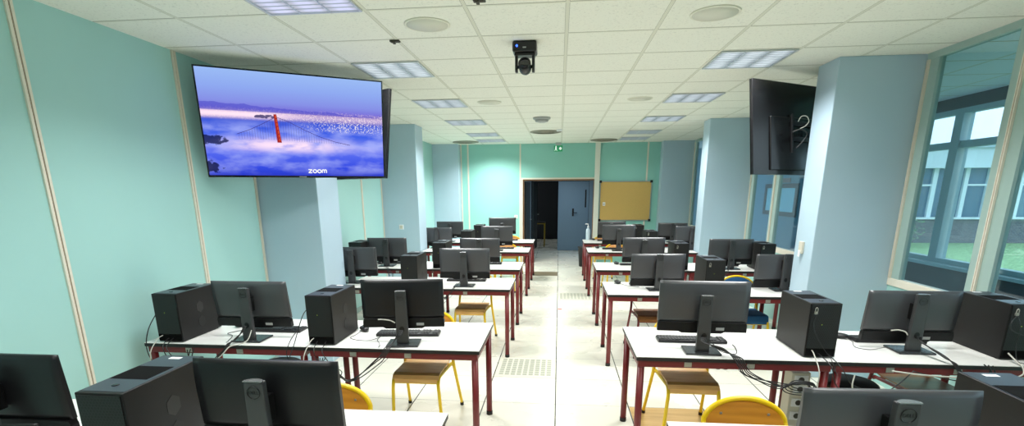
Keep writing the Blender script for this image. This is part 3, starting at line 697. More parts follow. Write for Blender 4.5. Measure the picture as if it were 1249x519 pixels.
TOW = [('L', 0, 0, -1.535, 1.44), ('R', 0, 0, 1.555, 1.50), ('L', 1, 1, -2.615, 3.06), ('L', 1, 0, -1.55, 3.075), ('R', 1, 0, 1.575, 3.07), ('R', 1, 1, 2.695, 3.12),
       ('L', 2, 0, -1.555, 5.14), ('R', 2, 0, 1.50, 4.97), ('L', 3, 0, -1.55, 6.50), ('L', 3, 1, -2.69, 6.52), ('R', 3, 0, 1.54, 6.54), ('R', 3, 1, 2.565, 6.52),
       ('L', 4, 0, -1.555, 8.52), ('R', 4, 0, 1.51, 8.50), ('L', 5, 0, -1.575, 9.98), ('R', 5, 0, 1.53, 9.98)]
tow0 = None
for s, r, o, x, y in TOW:
    lab = 'black computer tower beside its monitor, ' + place(s, r, o)
    loc = (x, y, ZT + 0.0005)
    if tow0 is None: t = tow0 = make_tower(lab, loc)
    else: t = dup(tow0, loc, 0, lab)
    t['_lock'] = 1 if (s == 'R' and r > 0) else 0
for t in [o for o in COL.objects if o.name.startswith('computer_tower') and o.get('_lock')]:
    lk = MB().box(-0.066, -0.050, -0.012, 0.0, 0.272, 0.287)
    lk.tube([(-0.064, -0.007, 0.288), (-0.063, -0.007, 0.306), (-0.057, -0.007, 0.312), (-0.051, -0.007, 0.306), (-0.050, -0.007, 0.288)], 0.0028, 6)
    lk.build('padlock', M['steel'], t, 0.002)
for o in COL.objects:
    if '_lock' in o: del o['_lock']

# ------------------------------------------------------------------ keyboards and mice
def make_keyboard(label, loc):
    t = thing('computer_keyboard', label, 'keyboard', loc, 0, 'black keyboards behind the monitors')
    MB().prism([(-0.065, 0.0), (0.065, 0.0), (0.065, 0.012), (-0.065, 0.020)], 0, -0.22, 0.22).build('keyboard_case', M['black'], t, 0.003)
    kk = MB()
    for j in range(6):
        for i in range(21):
            x = -0.206 + i * 0.0206
            if i in (14, 18): continue
            y = 0.05 - j * 0.0195; z = 0.0128 + (0.05 - y + 0.0) * 0.06
            kk.box(x - 0.0085, x + 0.0085, y - 0.008, y + 0.008, z, z + 0.006)
    tag(kk.build('key_grid', M['key'], t), kind='stuff')
    return t
KB = [('L', 0, 0, -1.04, 1.83), ('L', 1, 1, -2.07, 3.42), ('L', 1, 0, -1.05, 3.39), ('R', 1, 0, 0.90, 3.385), ('R', 1, 1, 2.19, 3.43 + 0.06), ('R', 0, 0, 1.0, 1.85),
      ('L', 2, 0, -1.03, 5.62), ('R', 2, 0, 0.99, 5.47), ('R', 2, 1, 2.04, 5.52 - 0.05), ('L', 3, 1, -2.28, 6.96), ('L', 3, 0, -1.0, 6.99), ('R', 3, 0, 1.06, 7.0), ('R', 3, 1, 2.15, 6.98),
      ('L', 4, 0, -1.0, 8.93), ('R', 4, 0, 0.98, 8.93), ('L', 5, 0, -1.05, 10.45), ('R', 5, 0, 1.0, 10.45)]
kb0 = None
for s, r, o, x, y in KB:
    lab = 'black keyboard lying behind the monitor, ' + place(s, r, o)
    if kb0 is None: kb0 = make_keyboard(lab, (x, y, ZT + 0.001))
    else: dup(kb0, (x, y, ZT + 0.001), R({('L', 1, 0): 5, ('R', 1, 0): -1}.get((s, r, o), 0)), lab)
def make_mouse(label, loc, rz):
    t = thing('computer_mouse', label, 'mouse', loc, rz, 'black mice on the tables')
    b = MB(); rings = []
    n = 12; seg = 16
    vs = []; fs = []
    for i in range(n + 1):
        u = -1 + 2 * i / n; rr = math.sqrt(max(0, 1 - u * u)) ** 0.8
        for k_ in range(seg):
            a = 2 * PI * k_ / seg; zz = math.sin(a)
            vs.append((0.031 * rr * math.cos(a) * (1 - 0.12 * u), 0.057 * u, max(0.0, 0.019 + (0.017 if zz > 0 else 0.019) * zz * rr)))
    for i in range(n):
        for k_ in range(seg): fs.append((i * seg + k_, i * seg + (k_ + 1) % seg, (i + 1) * seg + (k_ + 1) % seg, (i + 1) * seg + k_))
    b._add(vs, fs, 0, True); b.build('mouse_body', M['black'], t)
    MB().tube([(-0.004, -0.028, 0.033), (0.004, -0.028, 0.033)], 0.006, 10).build('scroll_wheel', M['rubber'], t)
    return t
MS = [('L', 1, 0, -1.40, 3.45, 35), ('R', 1, 1, 1.92, 3.53, 60), ('R', 2, 0, 0.65, 5.545, 15), ('R', 3, 0, 0.80, 7.05, 20), ('R', 4, 0, 0.68, 9.03, 20), ('R', 5, 0, 0.71, 10.55, 20), ('L', 3, 1, -2.50, 6.89, 40), ('L', 1, 1, -2.40, 3.5, 10)]
ms0 = None
for s, r, o, x, y, rz in MS:
    lab = 'black computer mouse by the keyboard, ' + place(s, r, o)
    if ms0 is None: ms0 = make_mouse(lab, (x, y, ZT + 0.001), R(rz + 180))
    else: dup(ms0, (x, y, ZT + 0.001), R(rz + 180), lab)

# ------------------------------------------------------------------ chairs (French school chairs; they face the camera)
def make_stool(label, loc, pad='blackpad'):
    t = thing('school_stool', label, 'stool', loc)
    MB().lathe([(0.0001, 0.43), (0.165, 0.43), (0.172, 0.436), (0.165, 0.442)], 30).build('seat_edge', M['plydark'], t)
    MB().lathe([(0.166, 0.4425), (0.168, 0.46), (0.15, 0.474), (0.0001, 0.478)], 30).build('seat_pad', M[pad], t)
    for a in range(4):
        c, s_ = math.cos(PI / 4 + a * PI / 2), math.sin(PI / 4 + a * PI / 2)
        l = MB().tube([(0.12 * c, 0.12 * s_, 0.43), (0.17 * c, 0.17 * s_, 0.02)], 0.0125, 10).build('leg', M['maroon'], t)
        MB().lathe([(0.015, 0), (0.015, 0.03)], 12, 0, Matrix.Translation((0.171 * c, 0.171 * s_, 0))).build('foot_cap', M['rubber'], l)
    MB().tube([(0.149 * math.cos(a), 0.149 * math.sin(a), 0.2) for a in [2 * PI * i / 24 for i in range(24)]], 0.008, 8, closed=True).build('foot_ring', M['maroon'], t)
    return t
def make_chair(label, loc, frame, seat, back, padded=False):
    t = thing('school_chair', label, 'chair', loc, 0, 'school chairs tucked under the tables')
    rt = 0.0125
    for sx in (-1, 1):
        MB().tube(spline([(sx * 0.185, -0.185, 0.02), (sx * 0.170, -0.195, 0.30), (sx * 0.165, -0.195, 0.385), (sx * 0.165, -0.165, 0.432), (sx * 0.168, -0.10, 0.437), (sx * 0.182, 0.185, 0.425)], 5), rt, 10).build('front_leg', M[frame], t)
    for x, y in ((-0.185, -0.185), (0.185, -0.185), (-0.222, 0.36), (0.222, 0.36)):
        MB().lathe([(0.015, 0), (0.015, 0.026), (0.0125, 0.03)], 12, 0, Matrix.Translation((x, y, 0))).build('foot_cap', M['rubber'], t)
    side = [(0.222, 0.36, 0.02), (0.205, 0.26, 0.27), (0.195, 0.205, 0.42), (0.188, 0.215, 0.50), (0.183, 0.27, 0.60), (0.18, 0.335, 0.69)]
    arch = [(0.18 * math.cos(a), 0.335 + 0.03 * math.sin(a), 0.69 + 0.112 * math.sin(a)) for a in [PI * i / 12 for i in range(1, 12)]]
    path = side + arch + [(-x, y, z) for x, y, z in side[::-1]]
    MB().tube(spline(path, 3), rt, 10).build('back_frame', M[frame], t)
    MB().tube([(-0.165, -0.178, 0.40), (0.165, -0.178, 0.40)], 0.010, 8).build('front_rail', M[frame], t)
    MB().tube([(-0.19, 0.185, 0.415), (0.19, 0.185, 0.415)], 0.010, 8).build('rear_rail', M[frame], t)
    # seat: thin curved plywood with a rolled front edge
    prof = [(-0.192, 0.40), (-0.190, 0.425), (-0.176, 0.444), (-0.14, 0.452), (0.0, 0.447), (0.12, 0.442), (0.185, 0.447)]
    th = 0.034 if padded else 0.010
    pl = prof + [(y, z + (th if i_ > 1 else 0.004)) if True else 0 for i_, (y, z) in reversed(list(enumerate(prof)))]
    MB().prism(pl, 0, -0.17, 0.17, smooth=False).build('seat', M[seat], t, 0.004)
    # backrest: plywood filling the arch
    pts = [(0.172 * math.cos(a), 0.69 + 0.106 * math.sin(a)) for a in [PI * i / 16 for i in range(17)]] + [(-0.172, 0.62), (-0.15, 0.60), (0.15, 0.60), (0.172, 0.62)]
    bk = MB(); nP = len(pts)
    def yb(z): return 0.225 + (z - 0.52) * 0.62 if z < 0.69 else 0.33 + (z - 0.69) * 0.27
    tb = 0.02 if padded else 0.005
    vs = [(x, yb(z) - tb - 0.012 * (1 - (x / 0.18) ** 2) * -1, z) for x, z in pts] + [(x, yb(z) + tb + 0.012 * (1 - (x / 0.18) ** 2), z) for x, z in pts]
    bk._add(vs, [list(range(nP))[::-1], list(range(nP, 2 * nP))] + [(i, (i + 1) % nP, nP + (i + 1) % nP, nP + i) for i in range(nP)])
    bk = bk.build('backrest', M[back], t, 0.002)
    for x in (-0.105, 0.105):
        MB().lathe([(0.007, 0), (0.005, 0.003)], 10, 0, Matrix.Translation((x, yb(0.735) - tb + 0.004, 0.735)) @ Matrix.Rotation(PI / 2, 4, 'X')).build('screw', M['steel'], bk)
    return t
CH = [('L', 0, 0, -1.09, 'yellow'), ('R', 0, 0, 0.865, 'yellow'), ('L', 1, 0, -1.00, 'yellow'), ('R', 1, 0, 0.925, 'yellow'), ('L', 1, 1, -2.10, 'blackpad'), ('R', 1, 1, 2.46, 'maroon'), ('R', 1, 2, 1.98, 'blackpad'),
      ('L', 2, 0, -0.965, 'yellow'), ('L', 2, 1, -2.08, 'plypad'), ('R', 2, 0, 1.01, 'maroon'), ('R', 2, 1, 1.968, 'bluepad'), ('R', 4, 0, 1.02, 'yellow'), ('L', 4, 0, -0.93, 'yellow'), ('L', 5, 0, -0.98, 'yellow'), ('R', 5, 0, 0.90, 'yellow')]
KIND = {'yellow': ('yellow', 'ply', 'plyback', False, 'yellow school chair, plywood seat'), 'maroon': ('maroon', 'plydark', 'plydark', False, 'maroon school chair, brown seat'),
        'blackpad': ('maroon', 'blackpad', 'blackpad', True, 'dark school chair with black seat'), 'bluepad': ('yellow', 'bluepad', 'bluepad', True, 'yellow chair, blue padded seat')}
cp = {}
for s, r, o, x, kd in CH:
    if kd == 'plypad':  # stool shape stands in for a probable chair
        make_stool('round brown-seated stool standing in for a chair, ' + place(s, r, 1), (x, (NL if s == 'L' else NR)[r] + 0.42, 0), 'plydark'); continue
    if kd == 'blackpad':
        make_stool('round stool with black seat and maroon legs, ' + place(s, r, 1), (x, (NL if s == 'L' else NR)[r] + 0.42, 0)); continue
    fr, se, ba, pad, txt = KIND[kd]
    lab = txt + ', ' + place(s, r, 1 if o else 0)
    y = (NL if s == 'L' else NR)[r] + (0.475 if r else 0.50)
    if kd not in cp: cp[kd] = make_chair(lab, (x, y, 0), fr, se, ba, pad)
    else: dup(cp[kd], (x, y, 0), 0, lab)

# ------------------------------------------------------------------ cords
def cord(label, pts, r=0.0032, m='cord', group=None, n=6, name='hanging_cable'):
    return tag(MB().tube(spline(pts, n), r, 6).build(name, M[m]), label, 'cord', group)
def bundle(x, yb, N, xj, zj, label, group, nn=3, seed=1, edge=0.09, sag=0.03, tail=0.10):
    rnd = random.Random(seed); d = 1 if xj > x else -1
    for i in range(nn):
        j = lambda a: rnd.uniform(-a, a) * 0.7
        o = -.0105 * i; e = d * (edge - .013 * i)
        cord(label, [(x - d * .0085 * (i - 1), yb - 0.060, ZT + 0.112), (x + d * (0.022 - .010 * i), yb - 0.078 + o * .5, ZT + 0.075 + .003 * i), (x + e * .62, N + 0.045 + o, ZT + 0.028 + .009 * i), (x + e, N - 0.006 + o, ZT + 0.008), (x + e + d * .02, N - 0.026 + o, ZT - 0.03),
                     (x + e + d * .07, N - 0.028 + o, ZT - 0.075 + j(.02)), ((x + e + xj) / 2 + d * .04 + j(.02), N - 0.028 + o, zj - sag + j(.03)), (xj - d * .06, N - 0.028 + o, zj + j(.015)), (xj, N - 0.028 + o, zj + j(.008)),
                     (xj + d * .04 + j(.02), N - 0.028 + o, zj + tail * .4 + j(.03)), (xj + d * .03 * i * .5, N - 0.028 + o, zj + tail)], 0.0034, 'cord', group)
bundle(-1.015, 3.155, NL[1], -1.50, 0.585, 'black cords hanging from monitor to table joint, aisle table, second row up, teal wall side', 'monitor cords, second row aisle, teal side', 4, 3, 0.09, 0.05)
bundle(-2.10, 3.175, NL[1], -2.42, 0.62, 'black cords trailing from monitor over table edge, outer table, second row up, teal wall side', 'monitor cords, second row outer, teal side', 3, 5)
bundle(0.905, 3.145, NR[1], 1.47, 0.625, 'black cords hanging from monitor to table joint, aisle table, second row up, glass wall side', 'monitor cords, second row aisle, glass side', 5, 8, 0.20, 0.02, -0.20)
bundle(2.20, 3.265, NR[1], 2.42, 0.66, 'black cords trailing from monitor over table edge, outer table, second row up, glass wall side', 'monitor cords, second row outer, glass side', 3, 9)
bundle(-0.995, 5.285, NL[2], -1.20, 0.66, 'black cords hanging from monitor, aisle table, third row up, teal wall side', 'monitor cords, third row aisle, teal side', 2, 11)
bundle(-2.325, 6.705, NL[3], -2.25, 0.62, 'black cords hanging from monitor, outer table, fourth row up, teal wall side', 'monitor cords, fourth row outer, teal side', 2, 12)
bundle(2.19, 6.695, NR[3], 2.02, 0.66, 'black cords hanging from monitor, outer table, fourth row up, glass wall side', 'monitor cords, fourth row outer, glass side', 2, 13)
# joint ties
def tie(x, y, z, label):
    tag(MB().tube([(x - 0.012, y, z), (x + 0.012, y, z)], 0.024, 10).build('cord_tie', M['camblack']), label, 'cable tie')
# cords leaving the towers
def tower_cords(x, yn, N, label_b, label_w, grp, seed, zend=0.42, white=True, nb=2):
    rnd = random.Random(seed)
    for i in range(nb):
        xx = x - 0.02 + 0.05 * i + rnd.uniform(-.01, .01)
        cord(label_b, [(xx, yn - 0.002, ZT + 0.03), (xx + .005, yn - 0.03, ZT + 0.025), (xx + .02, N - 0.07 - .009 * i, ZT - 0.01), (xx + .05 + .03 * i, N - 0.07 - .009 * i, ZT - 0.10), (xx + .09 + .05 * i, N - 0.07 - .009 * i, 0.56 + .04 * i), (xx + .02 + .03 * i, N - 0.07 - .009 * i, zend + .08 * i)], 0.003, 'cord', grp)
    if white:
        cord(label_w, [(x - 0.05, yn - 0.004, ZT + 0.05), (x - 0.055, yn - 0.05, ZT + 0.035), (x - 0.065, N - 0.095, ZT - 0.04), (x - 0.07, N - 0.095, 0.58), (x - 0.075, N - 0.092, zend)], 0.0032, 'cordwhite')
tower_cords(-1.55, 3.075, NL[1], 'black cords dropping behind tower, aisle table, second row up, teal wall side', 'white cord dropping behind tower, aisle table, second row up, teal wall side', 'tower cords, second row aisle, teal side', 21)
tower_cords(-2.615, 3.06, NL[1], 'black cords dropping behind tower, outer table, second row up, teal wall side', 'white cord dropping behind tower, outer table, second row up, teal wall side', 'tower cords, second row outer, teal side', 22)
tower_cords(1.575, 3.07, NR[1], 'black cords dropping behind tower, aisle table, second row up, glass wall side', 'white cord dropping behind tower, aisle table, second row up, glass wall side', 'tower cords, second row aisle, glass side', 23)
# long cords on the walls of the towers and swinging loops
cord('thin black cord looping down beside tower and teal wall, second row up', [(-2.715, 3.10, ZT + 0.20), (-2.738, 3.03, ZT + 0.10), (-2.75, 3.0, ZT - 0.02), (-2.70, 2.98, ZT - 0.12), (-2.60, 2.98, ZT - 0.17), (-2.48, 2.985, ZT - 0.13)], 0.0035)
cord('black cord hanging along the tower edge, aisle table, second row up, teal wall side', [(-1.648, 3.15, ZT + 0.24), (-1.665, 3.08, ZT + 0.20), (-1.70, 3.0, ZT + 0.03), (-1.71, 2.938, ZT - 0.06), (-1.68, 2.935, ZT - 0.13), (-1.60, 2.935, ZT - 0.16)], 0.003)
cord('black cord looping over the table edge by the tower, second row up, teal wall side', [(-1.69, 3.06, ZT + 0.12), (-1.725, 3.0, ZT + 0.05), (-1.74, 2.965, ZT - 0.03), (-1.70, 2.962, ZT - 0.10), (-1.62, 2.955, ZT - 0.07), (-1.56, 2.955, ZT - 0.12)], 0.003)
cord('pale grey cord sagging past the table joint, glass wall side', [(1.70, 2.91, ZT - 0.045), (1.69, 2.90, ZT - 0.10), (1.70, 2.895, ZT - 0.18), (1.66, 2.89, ZT - 0.23), (1.54, 2.885, ZT - 0.25), (1.42, 2.885, ZT - 0.25)], 0.0045, 'cordwhite')
cord('pale grey cord sagging along the apron of outer table, glass wall side', [(2.63, 3.10, ZT + 0.05), (2.635, 3.03, ZT + 0.014), (2.625, 2.99, ZT + 0.010), (2.61, 2.955, ZT - 0.03), (2.52, 2.945, ZT - 0.055), (2.35, 2.94, ZT - 0.055), (2.1, 2.94, ZT - 0.045), (1.92, 2.95, ZT - 0.028)], 0.0045, 'cordwhite')
cord('thin lock cord hanging from padlock of aisle tower, second row up, glass wall side', [(1.518, 3.052, ZT + 0.278), (1.505, 3.046, ZT + 0.22), (1.52, 3.04, ZT + 0.16), (1.56, 3.035, ZT + 0.09), (1.60, 3.01, ZT + 0.03), (1.605, 2.985, ZT + 0.012), (1.61, 2.925, ZT - 0.05)], 0.0018)
cord('thin lock cord looping from padlock of outer tower by the glass partition', [(2.638, 3.112, ZT + 0.27), (2.60, 3.09, ZT + 0.24), (2.60, 3.085, ZT + 0.20), (2.65, 3.085, ZT + 0.17), (2.72, 3.085, ZT + 0.15), (2.785, 3.09, ZT + 0.12)], 0.0026)
cord('thin lock cord dropping straight down outer tower by the glass partition', [(2.64, 3.108, ZT + 0.27), (2.655, 3.09, ZT + 0.20), (2.655, 3.09, ZT + 0.10), (2.645, 3.05, ZT + 0.02), (2.645, 2.99, ZT + 0.014), (2.64, 2.925, ZT - 0.05)], 0.0024)
cord('thin diagonal black cord from table edge down across brown chair, glass wall side', [(2.06, 2.985, ZT - 0.035), (1.98, 2.975, ZT - 0.12), (1.84, 2.96, ZT - 0.24), (1.72, 2.95, ZT - 0.36)], 0.0035)
cord('thin black cord stretched under outer table apron, glass wall side', [(2.06, 2.985, ZT - 0.04), (2.3, 2.99, ZT - 0.09), (2.55, 2.99, ZT - 0.11), (2.75, 2.99, ZT - 0.09)], 0.003)
# mouse and keyboard leads on the tops
cord('mouse lead curling on the aisle table, second row up, teal wall side', [(-1.405, 3.39, ZT + 0.012), (-1.42, 3.32, ZT + 0.004), (-1.43, 3.26, ZT + 0.004), (-1.37, 3.21, ZT + 0.004), (-1.28, 3.20, ZT + 0.004), (-1.24, 3.255, ZT + 0.004), (-1.22, 3.31, ZT + 0.008)], 0.002)
cord('thin lead looping under keyboard, aisle table, second row up, teal wall side', [(-1.225, 3.275, ZT + 0.006), (-1.222, 3.22, ZT + 0.004), (-1.19, 3.16, ZT + 0.004), (-1.16, 3.09, ZT + 0.004), (-1.155, 3.05, ZT + 0.006)], 0.002)
cord('thin lead curling on outer table, second row up, teal wall side', [(-2.25, 3.38, ZT + 0.01), (-2.33, 3.36, ZT + 0.004), (-2.36, 3.29, ZT + 0.004), (-2.29, 3.24, ZT + 0.004), (-2.24, 3.12, ZT + 0.004), (-2.225, 3.075, ZT + 0.006)], 0.0022)
cord('mouse lead curling on outer table, second row up, glass wall side', [(1.945, 3.47, ZT + 0.012), (1.955, 3.43, ZT + 0.004), (1.925, 3.37, ZT + 0.004), (1.91, 3.30, ZT + 0.004), (1.97, 3.26, ZT + 0.004), (2.07, 3.28, ZT + 0.016)], 0.002)
cord('mouse lead trailing across aisle table, third row up, glass wall side', [(0.665, 5.48, ZT + 0.012), (0.74, 5.40, ZT + 0.004), (0.80, 5.36, ZT + 0.004), (0.85, 5.33, ZT + 0.004)], 0.0022)
cord('lead looping from monitor foot along aisle table, second row up, glass wall side', [(0.93, 3.10, ZT + 0.10), (1.0, 3.07, ZT + 0.03), (1.10, 3.10, ZT + 0.004), (1.14, 3.22, ZT + 0.004), (1.145, 3.30, ZT + 0.005)], 0.0026)
cord('white plug lead sticking out behind monitor, aisle table, second row up, teal wall side', [(-1.175, 3.135, ZT + 0.17), (-1.14, 3.13, ZT + 0.172), (-1.09, 3.13, ZT + 0.166), (-1.06, 3.132, ZT + 0.15)], 0.004, 'cordwhite')
cord('short white plug lead sticking out behind monitor, outer table, second row up, glass wall side', [(2.06, 3.245, ZT + 0.135), (2.10, 3.24, ZT + 0.14), (2.14, 3.24, ZT + 0.13), (2.155, 3.235, ZT + 0.11)], 0.004, 'cordwhite')
cord('pale beige cord running from monitor foot over table edge, outer table, second row up', [(-2.055, 3.11, ZT + 0.085), (-2.06, 3.06, ZT + 0.03), (-2.10, 3.02, ZT + 0.010), (-2.135, 2.975, ZT + 0.008), (-2.17, 2.93, ZT - 0.04), (-2.27, 2.925, ZT - 0.11)], 0.0034, 'cordwhite')
cord('thick black lead curving behind the bottom-edge monitor next to the teal wall', [(-2.45, 1.30, 0.99), (-2.2, 1.36, 0.985), (-1.98, 1.42, 0.955), (-1.80, 1.45, 0.95)], 0.006)
cord('thin dark lead behind the bottom-edge monitor next to the teal wall', [(-2.35, 1.30, 0.955), (-2.1, 1.37, 0.96), (-1.92, 1.42, 0.93), (-1.78, 1.46, 0.90)], 0.004)
for i, (dx, dz) in enumerate(((0, 0), (0.02, 0.035), (0.045, -0.03))):
    cord('black cords coiled at the floor by the table joint, glass wall side', [(1.50 + dx, 2.97 - .01 * i, 0.60), (1.58 + dx, 2.96 - .01 * i, 0.52 + dz), (1.60 + dx, 2.96 - .01 * i, 0.40 + dz), (1.56 - dx, 2.96 - .012 * i, 0.28), (1.60 + dx, 2.955 - .012 * i, 0.16), (1.62 + dx, 2.95 - .012 * i, 0.03)], 0.0034, 'cord', 'floor cords, second row, glass side')
for i in range(4):
    rr = 0.075 - 0.008 * i
    cord('black cord loop beside the cable tie, glass wall side', [(1.42 + rr * math.cos(a) * 1.3, 2.918 - .008 * i + 0.002 * math.sin(a), 0.60 + rr * 0.45 * math.sin(a) + .012 * i) for a in [2 * PI * j / 10 for j in range(11)]], 0.003, 'cord', 'looped cords at cable tie, glass side', 4)
cord('maroon hose coil lying on the floor by the table joint, glass wall side', [(1.83 + 0.06 * math.cos(a), 3.16 + 0.06 * math.sin(a), 0.02 + 0.004 * j) for j, a in enumerate([2 * PI * i / 10 for i in range(21)])], 0.014, 'maroon', None, 3)
# beige power box on the floor between the outer and aisle tables
t = thing('power_box', 'beige floor power box with sockets under the table joint, glass wall side', 'power outlet', (1.695, 3.55, 0))
MB().box(-0.062, 0.062, -0.06, 0.06, 0, 0.50).build('box_body', M['beige'], t, 0.006)
for z in (0.18, 0.28, 0.38, 0.45): MB().box(-0.045, 0.045, -0.066, -0.06, z - 0.03, z + 0.03).lathe([(0.02, 0), (0.02, 0.002)], 14, 1, Matrix.Translation((0, -0.066, z)) @ Matrix.Rotation(PI / 2, 4, 'X')).build('socket', [M['white'], M['diffdark']], t)

# ------------------------------------------------------------------ wall screens
def make_tv(name, label, loc, rz, lit):
    t = thing(name, label, 'television', loc, rz)
    W, H = 0.725, 0.83
    MB().box(-W, W, -0.004, 0.018, 0, H).build('tv_case', M['tvback'], t, 0.003)
    fr = MB().box(-W, W, -0.012, -0.004, 0, 0.016).box(-W, W, -0.012, -0.004, H - 0.011, H).box(-W, -W + 0.011, -0.012, -0.004, 0.016, H - 0.011).box(W - 0.011, W, -0.012, -0.004, 0.016, H - 0.011)
    fr.build('bezel', M['blackgloss'], t)
    MB().box(-0.50, 0.50, 0.018, 0.032, 0.04, 0.52).build('rear_housing', M['tvback'], t, 0.012)
    mt = MB().box(-0.215, -0.195, 0.032, 0.045, 0.20, 0.55).box(0.195, 0.215, 0.032, 0.045, 0.20, 0.55).box(-0.22, 0.22, 0.045, 0.052, 0.30, 0.34).box(-0.22, 0.22, 0.045, 0.052, 0.44, 0.48)
    mt.build('wall_bracket', M['black'], t)
    if lit:
        s_ = MB().quad((-W + .011, -0.0065, 0.016), (W - .011, -0.0065, 0.016), (W - .011, -0.0065, H - .011), (-W + .011, -0.0065, H - .011)).build('screen', M['picture'], t)
        # bridge tower: two legs tapered with cross struts
        x0, zb, zt = -0.172, 0.285, 0.507
        tw = MB()
        tw.prism([(x0 - .006, zb), (x0 + .028, zb), (x0 + .006, zt), (x0 - .016, zt)], 1, -0.0085, -0.0075)
        tw.build('bridge_tower', M['bridge'], s_)
        tl = MB()
        for kk in range(7):
            z = zb + 0.012 + kk * 0.03; tl.box(x0 + 0.0105 - kk * 0.0026, x0 + 0.0195 - kk * 0.0028, -0.0092, -0.0086, z, z + 0.022)
        tl.build('tower_light', M['bridgelit'], s_)
        cb = MB()
        def flat(pts, w):
            for (xa, za), (xb, zb_) in zip(pts, pts[1:]): cb.quad((xa, -0.0072, za - w), (xb, -0.0072, zb_ - w), (xb, -0.0072, zb_ + w), (xa, -0.0072, za + w))
        flat([(x0, zt - .02), (x0 - .10, zt - .075), (x0 - .20, zt - .125), (x0 - .305, zt - .165)], 0.0018)
        right = [(x0, zt - .02), (x0 + .10, zt - .055), (x0 + .22, zt - .115), (x0 + .34, zt - .165), (x0 + .46, zt - .20), (x0 + .59, zt - .225)]
        flat(right, 0.0018)
        def cable_z(x):
            P = sorted([(x0 - .305, zt - .165), (x0 - .20, zt - .125), (x0 - .10, zt - .075)] + right)
            for (a, za), (b_, zb_) in zip(P, P[1:]):
                if a <= x <= b_: return za + (zb_ - za) * (x - a) / (b_ - a)
            return zt - .165
        for i_ in range(44):
            x = x0 - .29 + i_ * 0.02
            z1 = cable_z(x); z0 = max(0.275, min(z1 - 0.01, 0.305 - 0.04 * max(0, x - x0)))
            if z1 - z0 > 0.006: cb.quad((x - .0006, -0.0071, z0), (x + .0006, -0.0071, z0), (x + .0006, -0.0071, z1), (x - .0006, -0.0071, z1))
        cb.build('suspension_cable', M['bridgecable'], s_)
        # the word at the foot of the picture
        wd = MB()
        def stroke(pts, r, closed=False):
            n_ = len(pts)
            for i_ in range(n_ if closed else n_ - 1):
                a, b_ = Vector(pts[i_]), Vector(pts[(i_ + 1) % n_]); d = (b_ - a); L_ = d.length
                if L_ < 1e-6: continue
                d /= L_; nn_ = Vector((-d.y, d.x)) * r; e_ = d * (r * 0.35)
                q = [a - nn_ - e_, b_ - nn_ + e_, b_ + nn_ + e_, a + nn_ - e_]
                wd.quad(*[(p.x, -0.0078, p.y) for p in q])
        xx, zz, hh = 0.085 - 0.033, 0.042, 0.026
        th = 0.0042
        x = xx
        stroke([(x, zz + hh), (x + .027, zz + hh), (x, zz), (x + .027, zz)], th); x += .037
        for _ in range(2):
            stroke([(x + .0145 + .0145 * math.cos(a), zz + hh / 2 + hh / 2 * math.sin(a)) for a in [2 * PI * j / 20 for j in range(20)]], th, True); x += .038
        for bx in (x, x + .018):
            stroke([(bx, zz)] + [(bx, zz + hh * .55)] + [(bx + .009 + -.009 * math.cos(a), zz + hh * .62 + hh * .38 * math.sin(a)) for a in [PI * j / 8 for j in range(9)]] + [(bx + .018, zz)], th)
        wd.build('lettering', M['lettering'], s_)
        MB().box(-0.03, 0.03, -0.0128, -0.012, 0.005, 0.010).build('brand_plate', M['greylabel'], t)
    else:
        MB().quad((-W + .011, -0.0065, 0.016), (W - .011, -0.0065, 0.016), (W - .011, -0.0065, H - .011), (-W + .011, -0.0065, H - .011)).build('screen', M['screen_off'], t)
    return t
A = R(32.7); TILT = R(8)
make_tv('wall_television', 'large lit television showing a red bridge in blue fog, high by the teal wall', (-2.225 - 0.03, 4.392 + 0.045, 1.857), A, True).rotation_euler[0] = TILT
make_tv('wall_television', 'television edge just visible behind the lit bridge television, high by column', (-2.225 - 0.062, 5.405 - 0.04, 1.857), PI - A, False).rotation_euler[0] = TILT
tvr = make_tv('wall_television', 'black television seen from behind, hung beside the big column, glass wall side', (2.298 + 0.045, 5.395 - 0.02, 1.862), PI + A, False); tvr.rotation_euler[0] = TILT
# arms that hold them
def arm(pts, label):
    tag(MB().tube(pts, 0.022, 10).build('wall_mount_arm', M['black']), label, 'mount')
arm([(-2.45, 4.845, 2.26), (-2.35, 4.55, 2.26), (-2.27, 4.46, 2.26)], 'black mount arm behind the lit television on the column')
arm([(-2.40, 5.325, 2.26), (-2.34, 5.40, 2.26)], 'black mount arm of the rear television behind the column')
arm([(2.50, 5.135, 2.26), (2.42, 5.36, 2.26)], 'black mount arm behind the black television, glass wall side')
cord('white cable loop behind the black television, glass wall side', [(2.17, 5.20, 2.33), (2.18, 5.17, 2.37), (2.22, 5.16, 2.37), (2.25, 5.17, 2.33), (2.23, 5.18, 2.29), (2.19, 5.19, 2.27)], 0.0035, 'cordwhite')
cord('black cable loop behind the black television, glass wall side', [(2.13, 5.20, 2.24), (2.19, 5.17, 2.26), (2.25, 5.17, 2.22), (2.22, 5.18, 2.15), (2.18, 5.19, 2.10)], 0.006)

